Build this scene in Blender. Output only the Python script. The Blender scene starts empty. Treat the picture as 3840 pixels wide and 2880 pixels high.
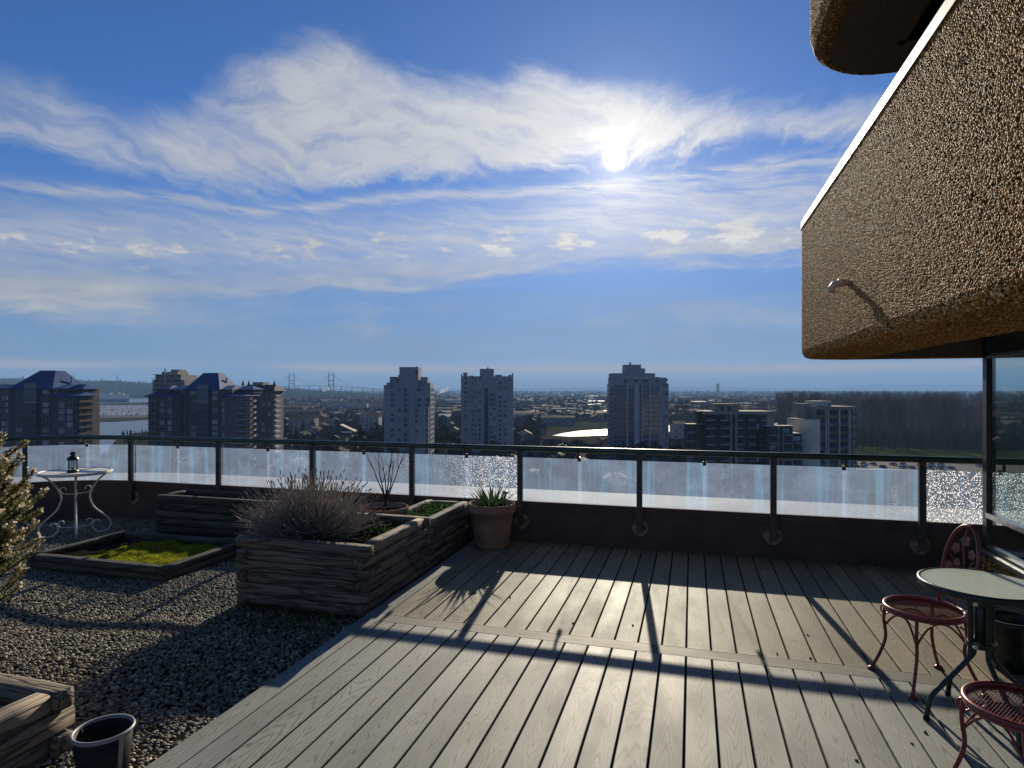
import bpy, math, random
import numpy as np
from mathutils import Vector, Matrix

scene = bpy.context.scene
COL = scene.collection
R = math.radians
PI = math.pi

# ------------------------------------------------------------------ camera
FPX, EYE, HORIZON = 2330.0, 1.58, 1460.0        # focal length in photo pixels, eye height over the deck, horizon row
cam = bpy.data.objects.new('Camera', bpy.data.cameras.new('Camera'))
COL.objects.link(cam); scene.camera = cam
cam.data.sensor_width = 36.0
cam.data.lens = 36.0 * FPX / 3840.0
cam.data.shift_y = (HORIZON - 1440.0) / 3840.0
cam.data.clip_start = 0.05
cam.data.clip_end = 90000.0
cam.location = (0, 0, EYE)
cam.rotation_euler = (PI / 2, 0, 0)

# ------------------------------------------------------------------ sun and sky
SKY_SAT = 1.08
SUN_AZ, SUN_EL = 9.36, 20.2                      # degrees, azimuth to the right of +Y
SUN_DIR = Vector((math.sin(R(SUN_AZ)) * math.cos(R(SUN_EL)), math.cos(R(SUN_AZ)) * math.cos(R(SUN_EL)), math.sin(R(SUN_EL))))
sl = bpy.data.lights.new('Sun', 'SUN'); sl.energy = 5.0; sl.angle = R(0.55); sl.color = (1.0, 0.87, 0.68)
sun = bpy.data.objects.new('Sun', sl); COL.objects.link(sun)
sun.rotation_euler = SUN_DIR.to_track_quat('Z', 'Y').to_euler()
sun.location = (2, 12, 20)

scene.view_settings.view_transform = 'Standard'
scene.view_settings.look = 'None'
scene.view_settings.exposure = 0.5
scene.view_settings.gamma = 1.0
scene.view_settings.use_curve_mapping = False
scene.cycles.max_bounces = 6
scene.cycles.diffuse_bounces = 3
scene.cycles.glossy_bounces = 3
scene.cycles.transmission_bounces = 4
scene.cycles.transparent_max_bounces = 12
scene.cycles.volume_bounces = 0
scene.cycles.use_denoising = True
scene.cycles.sample_clamp_indirect = 4.0
scene.cycles.caustics_reflective = False
scene.cycles.caustics_refractive = False
scene.cycles.blur_glossy = 0.5


# ---- a tiny expression language for shader math
class E:
    nt = None
    def __init__(self, s): self.s = s
    @staticmethod
    def val(v): return v.s if isinstance(v, E) else v
    @staticmethod
    def op(o, *a, clamp=False):
        n = E.nt.nodes.new('ShaderNodeMath'); n.operation = o; n.use_clamp = clamp
        for i, v in enumerate(a):
            v = E.val(v)
            if isinstance(v, (int, float)): n.inputs[i].default_value = v
            else: E.nt.links.new(v, n.inputs[i])
        return E(n.outputs[0])
    def __add__(s, o): return E.op('ADD', s, o)
    __radd__ = __add__
    def __sub__(s, o): return E.op('SUBTRACT', s, o)
    def __rsub__(s, o): return E.op('SUBTRACT', o, s)
    def __mul__(s, o): return E.op('MULTIPLY', s, o)
    __rmul__ = __mul__
    def __truediv__(s, o): return E.op('DIVIDE', s, o)
    def __pow__(s, o): return E.op('POWER', s, o)
    def clamp(s): return E.op('ADD', s, 0.0, clamp=True)

def smooth(a, b, x):
    n = E.nt.nodes.new('ShaderNodeMapRange'); n.interpolation_type = 'SMOOTHSTEP'
    for i, v in enumerate((x, a, b)):
        v = E.val(v)
        if isinstance(v, (int, float)): n.inputs[i].default_value = v
        else: E.nt.links.new(v, n.inputs[i])
    return E(n.outputs[0])

def gauss(x, c, w):
    d = (x - c) / w
    return E.op('EXPONENT', d * d * -1.0)

def vec(x, y, z):
    n = E.nt.nodes.new('ShaderNodeCombineXYZ')
    for i, v in enumerate((x, y, z)):
        v = E.val(v)
        if isinstance(v, (int, float)): n.inputs[i].default_value = v
        else: E.nt.links.new(v, n.inputs[i])
    return n.outputs[0]

def noise(v, scale, detail=4, rough=0.55, dist=0.0):
    n = E.nt.nodes.new('ShaderNodeTexNoise')
    n.inputs['Scale'].default_value = scale; n.inputs['Detail'].default_value = detail
    n.inputs['Roughness'].default_value = rough; n.inputs['Distortion'].default_value = dist
    if v is not None: E.nt.links.new(E.val(v), n.inputs['Vector'])
    return E(n.outputs['Fac'])

def voronoi(v, scale, feature='F1', out='Distance', rand=1.0):
    n = E.nt.nodes.new('ShaderNodeTexVoronoi'); n.feature = feature
    n.inputs['Scale'].default_value = scale; n.inputs['Randomness'].default_value = rand
    if v is not None: E.nt.links.new(E.val(v), n.inputs['Vector'])
    return E(n.outputs[out])

def mixc(f, a, b, blend='MIX'):
    n = E.nt.nodes.new('ShaderNodeMix'); n.data_type = 'RGBA'; n.blend_type = blend
    for i, v in ((0, f), (6, a), (7, b)):
        v = E.val(v)
        if isinstance(v, (int, float)): n.inputs[i].default_value = v
        elif isinstance(v, (tuple, list)): n.inputs[i].default_value = (*v[:3], 1)
        else: E.nt.links.new(v, n.inputs[i])
    return E(n.outputs[2])

def curve(x, pts):
    """piecewise smooth function of x given as (x, y) pairs, y in 0..1 after scaling by 1/0.7"""
    lo, hi = -0.85, 0.85
    n = E.nt.nodes.new('ShaderNodeFloatCurve')
    c = n.mapping.curves[0]
    pp = [((a - lo) / (hi - lo), b / 0.7) for a, b in pts]
    while len(c.points) < len(pp): c.points.new(0.5, 0.5)
    for q, (a, b) in zip(c.points, pp): q.location = (a, b); q.handle_type = 'AUTO'
    n.mapping.update()
    t = ((x - lo) / (hi - lo)).clamp()
    E.nt.links.new(t.s, n.inputs['Value'])
    return E(n.outputs['Value']) * 0.7

def ang(px, py):
    """azimuth and elevation (radians) of a photo direction"""
    dx = (px - 1920.0) / FPX; dz = (HORIZON - py) / FPX
    return math.atan(dx), math.atan(dz / math.hypot(1, dx))

world = bpy.data.worlds.new('World'); scene.world = world; world.use_nodes = True
nt = world.node_tree; E.nt = nt
bg = nt.nodes['Background']
sky = nt.nodes.new('ShaderNodeTexSky'); sky.sky_type = 'NISHITA'; sky.sun_disc = False
sky.sun_elevation = R(SUN_EL); sky.sun_rotation = R(SUN_AZ)
sky.air_density = 0.6; sky.dust_density = 0.06; sky.ozone_density = 6.0; sky.altitude = 50
tc = nt.nodes.new('ShaderNodeTexCoord'); sep = nt.nodes.new('ShaderNodeSeparateXYZ')
nt.links.new(tc.outputs['Generated'], sep.inputs[0])
dx, dy, dz = (E(sep.outputs[i]) for i in range(3))
az = E.op('ARCTAN2', dx, dy)
el = E.op('ARCSINE', dz)
D3 = tc.outputs['Generated']
dot = dx * SUN_DIR.x + dy * SUN_DIR.y + dz * SUN_DIR.z
sa = E.op('ARCCOSINE', E.op('MINIMUM', dot, 0.9999999))          # angle from the sun

w1 = noise(D3, 4.0, 4, 0.55) - 0.5
w2 = noise(D3, 11.0, 5, 0.6) - 0.5
w3 = noise(D3, 42.0, 4, 0.65) - 0.5

def C(*pts):                                                    # photo points -> (azimuth, elevation) control points
    return [ang(x, y) for x, y in pts]
def fibres(phi, along, across, seed, warp, detail=6, rough=0.64):
    """noise drawn out along a direction in the sky"""
    cp, sp_ = math.cos(R(phi)), math.sin(R(phi))
    aw = az + w2 * warp; ew = el + w1 * warp * 0.8
    return noise(vec((aw * cp + ew * sp_) * along, (ew * cp - aw * sp_) * across, seed), 1.0, detail, rough)
fA = fibres(-14, 5.0, 34.0, 0.0, 0.16)
fB = fibres(24, 6.0, 30.0, 4.0, 0.22)
fC = fibres(-4, 9.0, 85.0, 9.0, 0.06, 4)
fD = fibres(5, 4.5, 36.0, 13.0, 0.10, 6, 0.6)
sel = smooth(0.42, 0.58, noise(D3, 3.2, 2))
fib = fA * sel + fB * (1.0 - sel)
puff = noise(D3, 15.0, 6, 0.6, 0.4)
# 1 the big sheet of cirrus
top1 = curve(az, C((-300, 210), (150, 190), (420, 300), (640, 290), (800, 190), (1050, 90), (1250, 70), (1500, 180), (1750, 235), (2000, 195), (2300, 245), (2700, 300), (3200, 310), (3800, 330)))
bot1 = curve(az, C((-300, 640), (200, 655), (450, 715), (800, 755), (1100, 752), (1500, 722), (1900, 690), (2300, 650), (2700, 600), (3200, 570), (3800, 580)))
ew1 = el + w2 * 0.035 + (fib - 0.5) * 0.05
m1 = smooth(-0.02, 0.075, top1 - ew1) * smooth(-0.02, 0.055, ew1 - bot1)
left1 = smooth(-0.62, -0.30, az + w1 * 0.3) * 0.26 + 0.74
c1 = smooth(0.16, 1.0, (m1 * 0.88 + (fib - 0.5) * 1.35 + (puff - 0.5) * 0.55) * left1 + (left1 - 1.0) * 0.12) * smooth(0.0, 0.25, m1)
# 2 thin streaks under it
s2 = curve(az, C((-300, 690), (0, 690), (300, 722), (650, 745), (900, 790), (1500, 738), (1800, 728), (2300, 690), (2700, 640), (3100, 590), (3800, 560)))
c2 = gauss(el + w2 * 0.020 + w3 * 0.006, s2, 0.0075) * smooth(0.34, 0.62, fC + w1 * 0.5)
s2b = curve(az, C((-300, 800), (1500, 760), (2000, 715), (2400, 730), (2800, 680), (3200, 650), (3800, 640)))
c2b = gauss(el + w2 * 0.030, s2b, 0.020) * smooth(0.0, 0.22, az) * smooth(0.36, 0.66, fC)
# 3 the pale veil
s3 = curve(az, C((-300, 900), (600, 905), (1300, 910), (2000, 860), (2600, 810), (3200, 780), (3800, 770)))
c3 = gauss(el + w1 * 0.025, s3, 0.050) * (0.30 + smooth(0.28, 0.70, fC * 0.6 + fA * 0.4) * 0.55)
# 4 the lower bank
top4 = curve(az, C((-300, 980), (300, 985), (800, 1000), (1400, 965), (1900, 925), (2300, 870), (2700, 840), (3100, 820), (3800, 810)))
bot4 = curve(az, C((-300, 1205), (200, 1195), (700, 1160), (1100, 1135), (1600, 1100), (1900, 1065), (2200, 1015), (2700, 1005), (3100, 985), (3800, 970)))
ew4 = el + w2 * 0.022 + (fD - 0.5) * 0.055
m4 = smooth(-0.02, 0.06, top4 - ew4) * smooth(-0.012, 0.050, ew4 - bot4)
c4 = smooth(0.05, 0.80, m4 * 0.90 + (fD - 0.5) * 0.85 + (puff - 0.5) * 0.25) * smooth(0.0, 0.2, m4)
# 5 little puffs
pf = noise(vec(az * 17.0, el * 46.0, 0.7), 1.0, 6, 0.6)
s5 = curve(az, C((-300, 930), (400, 920), (1000, 950), (1500, 900), (2000, 915), (2400, 885), (2800, 870), (3800, 850)))
rightp = smooth(0.0, 0.3, az) * 0.05
c5 = smooth(0.565, 0.70, pf + rightp + gauss(el, s5, 0.022) * 0.07 - 0.012) * gauss(el, s5, 0.032)
# 6 faint wisps low down, and the pale line over the horizon
c6 = gauss(el + w2 * 0.03, 0.100, 0.040) * smooth(0.44, 0.72, noise(vec(az * 5.0 + w2 * 0.8, el * 17.0 - az * 1.2, 6.0), 1.0, 5, 0.58)) * 0.60
c7 = gauss(el + w1 * 0.006, 0.0315, 0.0065) * smooth(0.30, 0.56, noise(vec(az * 3.0, el * 30.0, 5.0), 1.0, 3)) * 0.75

def over(a, b): return 1.0 - (1.0 - a) * (1.0 - b)
cirrus = over(over(c1 * 0.88, c2 * 0.62), over(c2b * 0.55, c3))
bank = over(c4 * 0.84, c5 * 0.88)

grade = smooth(-0.02, 0.36, el)
hs = nt.nodes.new('ShaderNodeHueSaturation'); hs.inputs['Saturation'].default_value = SKY_SAT; hs.inputs['Hue'].default_value = 0.499
nt.links.new(sky.outputs[0], hs.inputs['Color'])
base = mixc(1.0, hs.outputs[0], vec(grade * 0.38 + 0.46, grade * 0.43 + 0.385, grade * 0.47 + 0.385), 'MULTIPLY')
near = E.op('EXPONENT', sa * -4.2)
cl = 3.6 + (fib - 0.5) * 2.0 + near * 2.2
cirr_col = vec(cl * 0.98, cl * 1.0, cl * 1.05)
cb = 3.2 + (fD - 0.5) * 3.0 + (puff - 0.5) * 1.6 + c5 * 1.2 + near * 2.2
bank_col = vec(cb * 1.01, cb * 1.0, cb * 0.98)
c = mixc(cirrus.clamp(), base, cirr_col)
lowveil = gauss(el, 0.085, 0.07) * (0.28 + smooth(0.30, 0.72, noise(vec(az * 2.6 + w1 * 0.8, el * 16.0 + w2 * 0.6, 2.0), 1.0, 5, 0.58)) * 0.62)
c = mixc(lowveil.clamp(), c, vec(1.75, 2.45, 3.75))
c = mixc(c6.clamp(), c, vec(3.3, 3.5, 3.9))
c = mixc(bank.clamp(), c, bank_col)
c = mixc((c7 * 1.1).clamp(), c, vec(4.5, 3.75, 3.2))
# aureole of the sun seen through the thin cloud, and the sun itself
glow = E.op('EXPONENT', (sa / 0.040) ** 1.1 * -1.0) * 4.0 + E.op('EXPONENT', sa * -6.0) * 2.9 * (0.25 + cirrus * 0.75)
disc = smooth(0.024, 0.004, sa) ** 2.0 * 30.0
g = glow + disc
c = mixc(1.0, c, vec(g, g * 0.87, g * 0.58), 'ADD')
nt.links.new(c.s, bg.inputs['Color'])
bg.inputs['Strength'].default_value = 0.098
world.cycles.sampling_method = 'MANUAL'; world.cycles.sample_map_resolution = 256


# ------------------------------------------------------------------ building blocks
TH = math.atan((2595.0 - 1920.0) / FPX)         # the terrace is turned this much to the right of the view
CT, ST = math.cos(TH), math.sin(TH)

def W(t, s, z=0.0):
    """terrace coordinates (across the boards, along the boards) -> world"""
    return Vector((t * CT + s * ST, -t * ST + s * CT, z))

def at(px, py, D):
    """photo direction at depth D -> world"""
    return Vector(((px - 1920.0) / FPX * D, D, EYE - (py - HORIZON) / FPX * D))

class MB:
    def __init__(s): s.v = []; s.f = []; s.m = []; s.mi = 0
    def add(s, vs, fs):
        b = len(s.v); s.v += [tuple(p) for p in vs]
        for f in fs: s.f.append(tuple(i + b for i in f)); s.m.append(s.mi)
        return s
    def box(s, x0, x1, y0, y1, z0, z1):
        return s.add([(x0,y0,z0),(x1,y0,z0),(x1,y1,z0),(x0,y1,z0),(x0,y0,z1),(x1,y0,z1),(x1,y1,z1),(x0,y1,z1)],
                     [(0,3,2,1),(4,5,6,7),(0,1,5,4),(1,2,6,5),(2,3,7,6),(3,0,4,7)])
    def hull2(s, a, b):
        """two matching rings of points -> capped prism"""
        n = len(a)
        return s.add(list(a) + list(b), [tuple(range(n))[::-1], tuple(range(n, 2*n))] + [(i, (i+1) % n, n + (i+1) % n, n + i) for i in range(n)])
    def tube(s, path, rad, n=8, caps=True):
        P = [Vector(p) for p in path]; m = len(P)
        if isinstance(rad, (int, float)): rad = [rad] * m
        up = None; rings = []
        for i in range(m):
            d = (P[min(i+1, m-1)] - P[max(i-1, 0)])
            d = d.normalized() if d.length > 1e-9 else Vector((0,0,1))
            if up is None:
                up = Vector((0,0,1)) if abs(d.z) < 0.9 else Vector((1,0,0))
            u = (up - d * up.dot(d)); u = u.normalized() if u.length > 1e-6 else d.orthogonal().normalized()
            w = d.cross(u); up = u
            rings.append([P[i] + (u * math.cos(2*PI*k/n) + w * math.sin(2*PI*k/n)) * rad[i] for k in range(n)])
        vs = [p for r in rings for p in r]; fs = []
        for i in range(m - 1):
            for k in range(n):
                a, b = i*n + k, i*n + (k+1) % n
                fs.append((a, b, b + n, a + n))
        if caps: fs += [tuple(range(n))[::-1], tuple(range((m-1)*n, m*n))]
        return s.add(vs, fs)
    def lathe(s, prof, n=24, c=(0,0,0)):
        vs = []; fs = []; m = len(prof)
        for r, z in prof:
            for k in range(n): vs.append((c[0] + r*math.cos(2*PI*k/n), c[1] + r*math.sin(2*PI*k/n), c[2] + z))
        for i in range(m - 1):
            for k in range(n):
                a, b = i*n + k, i*n + (k+1) % n
                fs.append((a, b, b + n, a + n))
        if prof[0][0] > 1e-6: fs.append(tuple(range(n))[::-1])
        if prof[-1][0] > 1e-6: fs.append(tuple(range((m-1)*n, m*n)))
        return s.add(vs, fs)
    def mesh(s, name, mats, smooth=False):
        me = bpy.data.meshes.new(name); me.from_pydata(s.v, [], s.f)
        for m in (mats if isinstance(mats, (list, tuple)) else [mats]): me.materials.append(m)
        if any(s.m): me.polygons.foreach_set('material_index', s.m)
        if smooth: me.polygons.foreach_set('use_smooth', [True] * len(me.polygons))
        me.update(); return me
    def build(s, name, mats, parent=None, loc=(0,0,0), rz=0.0, smooth=False):
        return put(name, s.mesh(name, mats, smooth), parent, loc, rz)

def put(name, me, parent=None, loc=(0,0,0), rz=0.0, rot=None):
    o = bpy.data.objects.new(name, me); COL.objects.link(o)
    o.location = loc; o.rotation_euler = rot if rot else (0, 0, rz)
    if parent: o.parent = parent
    return o

def tag(o, label=None, cat=None, group=None, kind=None):
    if label: o['label'] = label
    if cat: o['category'] = cat
    if group: o['group'] = group
    if kind: o['kind'] = kind
    return o

def thing(name, loc, label, cat, rz=0.0, group=None, kind=None):
    o = bpy.data.objects.new(name, None); COL.objects.link(o); o.empty_display_size = 0.1
    o.location = loc; o.rotation_euler = (0, 0, rz)
    return tag(o, label, cat, group, kind)

def copy_tree(o, parent=None):
    c_ = o.copy(); COL.objects.link(c_)
    if parent: c_.parent = parent
    for ch in list(o.children): copy_tree(ch, c_)
    return c_

# ------------------------------------------------------------------ materials
def newmat(name):
    m = bpy.data.materials.new(name); m.use_nodes = True
    E.nt = m.node_tree
    return m, m.node_tree.nodes['Principled BSDF']

def coords(kind='Object'):
    n = E.nt.nodes.new('ShaderNodeTexCoord'); return n.outputs[kind]

def sepxyz(v):
    n = E.nt.nodes.new('ShaderNodeSeparateXYZ'); E.nt.links.new(v, n.inputs[0]); return [E(o) for o in n.outputs]

def rnd():
    return E(E.nt.nodes.new('ShaderNodeObjectInfo').outputs['Random'])

def set_bump(p, h, strength, dist=0.01):
    b = E.nt.nodes.new('ShaderNodeBump'); b.inputs['Strength'].default_value = strength; b.inputs['Distance'].default_value = dist
    E.nt.links.new(h.s, b.inputs['Height']); E.nt.links.new(b.outputs[0], p.inputs['Normal'])

def link(a, p, name): E.nt.links.new(E.val(a), p.inputs[name])

def MAT(name, col, rough=0.6, col2=None, scale=8.0, bump=0.0, bscale=40.0, metal=0.0, spec=0.5, stretch=(1,1,1), var=0.0, dist=0.005, lo=0.35, hi=0.7):
    """painted / stone / metal surface: two tones mixed by noise, fine relief, a little change from object to object"""
    m, p = newmat(name)
    p.inputs['Roughness'].default_value = rough; p.inputs['Metallic'].default_value = metal
    p.inputs['Specular IOR Level'].default_value = spec if rough < .6 else (spec * .22 if rough < .9 else 0.0)
    mp = E.nt.nodes.new('ShaderNodeMapping'); mp.inputs['Scale'].default_value = stretch
    E.nt.links.new(coords(), mp.inputs[0]); v = mp.outputs[0]
    col2 = col2 or tuple(x * 0.7 for x in col)
    cc = mixc(smooth(lo, hi, noise(v, scale, 5, 0.6)), col, col2)
    if var:
        k = rnd() * (2 * var) + (1 - var)
        cc = mixc(1.0, cc, vec(k, k, k), 'MULTIPLY')
    link(cc, p, 'Base Color')
    if bump: set_bump(p, noise(v, bscale, 4, 0.6), bump, dist)
    return m

def LEAF(name, col, col2, trans=.5, scale=20.0, var=0.0):
    """thin plant tissue: some of the light comes through from behind"""
    m = MAT(name, col, .75, col2, scale, var=var); n = E.nt.nodes; p = n['Principled BSDF']
    tl = n.new('ShaderNodeBsdfTranslucent'); mx = n.new('ShaderNodeMixShader'); mx.inputs[0].default_value = trans
    src = p.inputs['Base Color'].links[0].from_socket; E.nt.links.new(src, tl.inputs[0])
    E.nt.links.new(p.outputs[0], mx.inputs[1]); E.nt.links.new(tl.outputs[0], mx.inputs[2]); E.nt.links.new(mx.outputs[0], n['Material Output'].inputs['Surface'])
    return m
# ================================================================== the terrace
def deck_material(name, c_a, c_b, groove, rough):
    m, p = newmat(name)
    x, y, z = sepxyz(coords())
    r = rnd()
    off = r * 37.0
    sway = noise(vec(y * 0.55 + off, r * 9.0, 0.0), 1.0, 1) - 0.5
    wob = noise(vec(x * 14.0, y * 1.5 + off, r * 5.0), 1.0, 2, 0.5) - 0.5
    jit = noise(vec(x * 120.0, y * 7.0 + off, 2.0), 1.0, 2, 0.6) - 0.5
    xs = (x + sway * 0.04) / 0.07
    sgn = smooth(-0.06, 0.06, sway + (r - 0.5) * 0.3) * 2.0 - 1.0
    arch = (xs * xs * 2.6 + E.op('ABSOLUTE', xs) * 1.2) * sgn
    g = y * 3.4 + off + arch + wob * 2.4 + jit * 0.30
    fr = E.op('FRACT', g * 2.1)
    fine = noise(vec(x * 420.0, y * 6.0, off), 1.0, 3, 0.7)
    tri = E.op('ABSOLUTE', fr - 0.5) * 2.0
    line = smooth(0.58, 0.95, tri) * smooth(0.15, 0.42, noise(vec(x * 40.0, y * 3.0, off), 1.0, 2))
    blotch = noise(vec(x * 3.0 + off, y * 1.1, r * 3.0), 1.0, 5, 0.6)
    spot = smooth(.70, .78, noise(vec(x * 21.0 + off, y * 16.0, r * 3.0), 1.0, 3, .6))
    k = r * 0.30 + 0.85
    cc = mixc(smooth(0.35, 0.68, blotch), c_a, c_b)
    cc = mixc(1.0, cc, vec(k, k, k), 'MULTIPLY')
    cc = mixc((line * 0.60 + smooth(.55, .8, fine) * .16).clamp(), cc, groove)
    cc = mixc(smooth(0.62, 0.75, noise(vec(x * 2.0, y * 1.5 + off, 4.0), 1.0, 6, 0.65)) * 0.35, cc, (c_b[0]*0.9, c_b[1]*0.72, c_b[2]*0.5))
    cc = mixc(spot * .35, cc, (c_b[0]*.5, c_b[1]*.5, c_b[2]*.5))
    link(cc, p, 'Base Color')
    p.inputs['Specular IOR Level'].default_value = 0.21
    link(smooth(0.2, 0.9, blotch) * 0.14 + rough, p, 'Roughness')
    set_bump(p, (line * -1.0) + fine * 0.25, 0.22, 0.0008)
    return m

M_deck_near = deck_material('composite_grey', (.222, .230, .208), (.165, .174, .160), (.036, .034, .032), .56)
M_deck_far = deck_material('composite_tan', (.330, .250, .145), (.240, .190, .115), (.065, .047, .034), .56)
M_dark = MAT('dark_void', (.012, .012, .013), .9)
M_concrete_brown = MAT('parapet_paint', (.14, .092, .072), .85, (.095, .066, .055), 3.0, .4, 60)
M_ledge = MAT('parapet_cap', (.27, .255, .225), .8, (.19, .178, .155), 2.5, .3, 30)

PAR = 6.27            # inner face of the parapet, along the boards
GRAV = -0.07          # gravel level
RC_T, RC_R = -6.82, 1.6   # where the parapet starts to bend, and how tightly

def rail_path(off, t_hi, t_lo=-99, step=0.16, end_back=2.6):
    """terrace-coordinate polyline that follows the railing at distance off outside its centre line"""
    s0 = 6.225
    pts = []
    t = t_hi
    while t > RC_T + 1e-6:
        pts.append((t, s0 + off)); t -= 0.4
    pts.append((RC_T, s0 + off))
    n = 14; rr = RC_R + off
    for i in range(1, n + 1):
        a = PI / 2 * i / n
        pts.append((RC_T - rr * math.sin(a), s0 - RC_R + rr * math.cos(a)))
    pts.append((RC_T - rr, s0 - RC_R - end_back))
    return pts

def sweep(mb, path, prof):
    """prof: list of (outward offset, z); path: centre polyline in terrace coordinates, outward is +s at its start"""
    n = len(path); rings = []
    for i, (t, s) in enumerate(path):
        a = path[max(i-1, 0)]; b = path[min(i+1, n-1)]
        dt, ds = b[0]-a[0], b[1]-a[1]; L = math.hypot(dt, ds)
        nt_, ns_ = -ds / L * -1, dt / L * -1          # outward normal (path runs towards -t, outward is +s)
        rings.append([W(t + nt_*o, s + ns_*o, z) for o, z in prof])
    m = len(prof); vs = [p for r in rings for p in r]
    fs = [(i*m+k, i*m+(k+1) % m, (i+1)*m+(k+1) % m, (i+1)*m+k) for i in range(n-1) for k in range(m)]
    fs += [tuple(range(m)), tuple(range((n-1)*m, n*m))[::-1]]
    return mb.add(vs, fs)

# ---- deck
deck = thing('deck', (0, 0, 0), 'grey composite board deck with a breaker board across it', None, kind='structure')
def board_mesh(name, w, length, mat, th=0.024):
    b = 0.0025
    prof = [(-w/2, -th), (-w/2, -b), (-w/2 + b, 0), (w/2 - b, 0), (w/2, -b), (w/2, -th)]
    return MB().hull2([(x, 0, z) for x, z in prof], [(x, length, z) for x, z in prof]).mesh(name, mat)
PITCH, GAPW = 0.1452, 0.0102
S_NEAR0, S_NEAR1, S_FAR0, S_FAR1 = -1.0, 3.815, 3.946, 6.262
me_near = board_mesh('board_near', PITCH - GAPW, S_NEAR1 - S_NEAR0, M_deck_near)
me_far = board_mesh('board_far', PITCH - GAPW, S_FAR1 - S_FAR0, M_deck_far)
t = -2.0665 + PITCH / 2
first = True
while t < 4.7:
    dz_ = random.Random(int(t * 1000)).uniform(-0.0008, 0.0008)
    w_loc = W(t, S_NEAR0, dz_)
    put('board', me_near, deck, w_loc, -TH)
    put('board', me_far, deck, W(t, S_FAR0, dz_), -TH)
    t += PITCH
# border board along the gravel, tight against the field, and the breaker board
put('border_board', board_mesh('border_board', 0.131, S_NEAR1 - S_NEAR0, M_deck_near), deck, W(-2.0675 - 0.0655, S_NEAR0, 0.0), -TH)
put('border_board', board_mesh('border_board', 0.131, S_FAR1 - S_NEAR1, M_deck_near), deck, W(-2.0675 - 0.0655, S_NEAR1 + 0.001, 0.0), -TH)
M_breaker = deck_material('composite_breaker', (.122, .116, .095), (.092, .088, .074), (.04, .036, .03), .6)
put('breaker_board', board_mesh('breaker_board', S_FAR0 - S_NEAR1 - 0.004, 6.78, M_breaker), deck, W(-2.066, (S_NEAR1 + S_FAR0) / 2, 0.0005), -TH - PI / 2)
# dark space under the boards and the skirt towards the gravel
MB().box(-2.19, 4.7, S_NEAR0, 6.26, -0.075, -0.045).build('underframe', M_dark, deck, (0, 0, 0), -TH)
MB().box(-2.1985, -2.176, S_NEAR0, 6.26, -0.12, -0.0245).build('skirt_board', M_deck_near, deck, (0, 0, 0), -TH)

# ---- parapet
par = thing('parapet_wall', W(0, PAR, -0.12), 'low dark brown parapet with a pale sunlit cap under the glass railing', 'parapet')
def at_origin(o, root):          # child built in world coordinates under an offset root
    o.parent = root; o.matrix_parent_inverse = Matrix.LocRotScale(root.location, root.rotation_euler.to_quaternion(), None).inverted()
    return o
base_path = rail_path(0.0, 5.2)
at_origin(sweep(MB(), base_path, [(.048, -.12), (.048, .318), (.106, .345), (1.0, .345), (1.0, -3.0), (.5, -3.0), (.5, -.12)]).build('wall_body', M_concrete_brown), par)
at_origin(sweep(MB(), base_path, [(.108, .347), (.108, .385), (.120, .394), (1.02, .380), (1.02, .347)]).build('cap', M_ledge), par)
# roof slab under gravel and deck
slab = MB()
slab.box(-8.4, 5.2, -3.0, 6.26, -0.30, -0.125)
tag(slab.build('roof_slab', M_dark, None, (0, 0, 0), -TH), 'dark flat roof slab under the gravel and the deck', None, kind='structure')

# ---- glass railing
M_rail = MAT('rail_paint', (.042, .085, .055), .34, (.022, .038, .028), 5.0, .15, 90, spec=.6)
M_post = MAT('post_paint', (.085, .088, .070), .45, (.050, .046, .036), 9.0, .25, 60)
M_rust = MAT('rust', (.42, .32, .20), .85, (.24, .11, .055), 26.0, .6, 70, lo=.4, hi=.6)
M_chrome = MAT('clip_metal', (.05, .05, .05), .4, (.16, .08, .05), 30.0, metal=.5)

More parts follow.
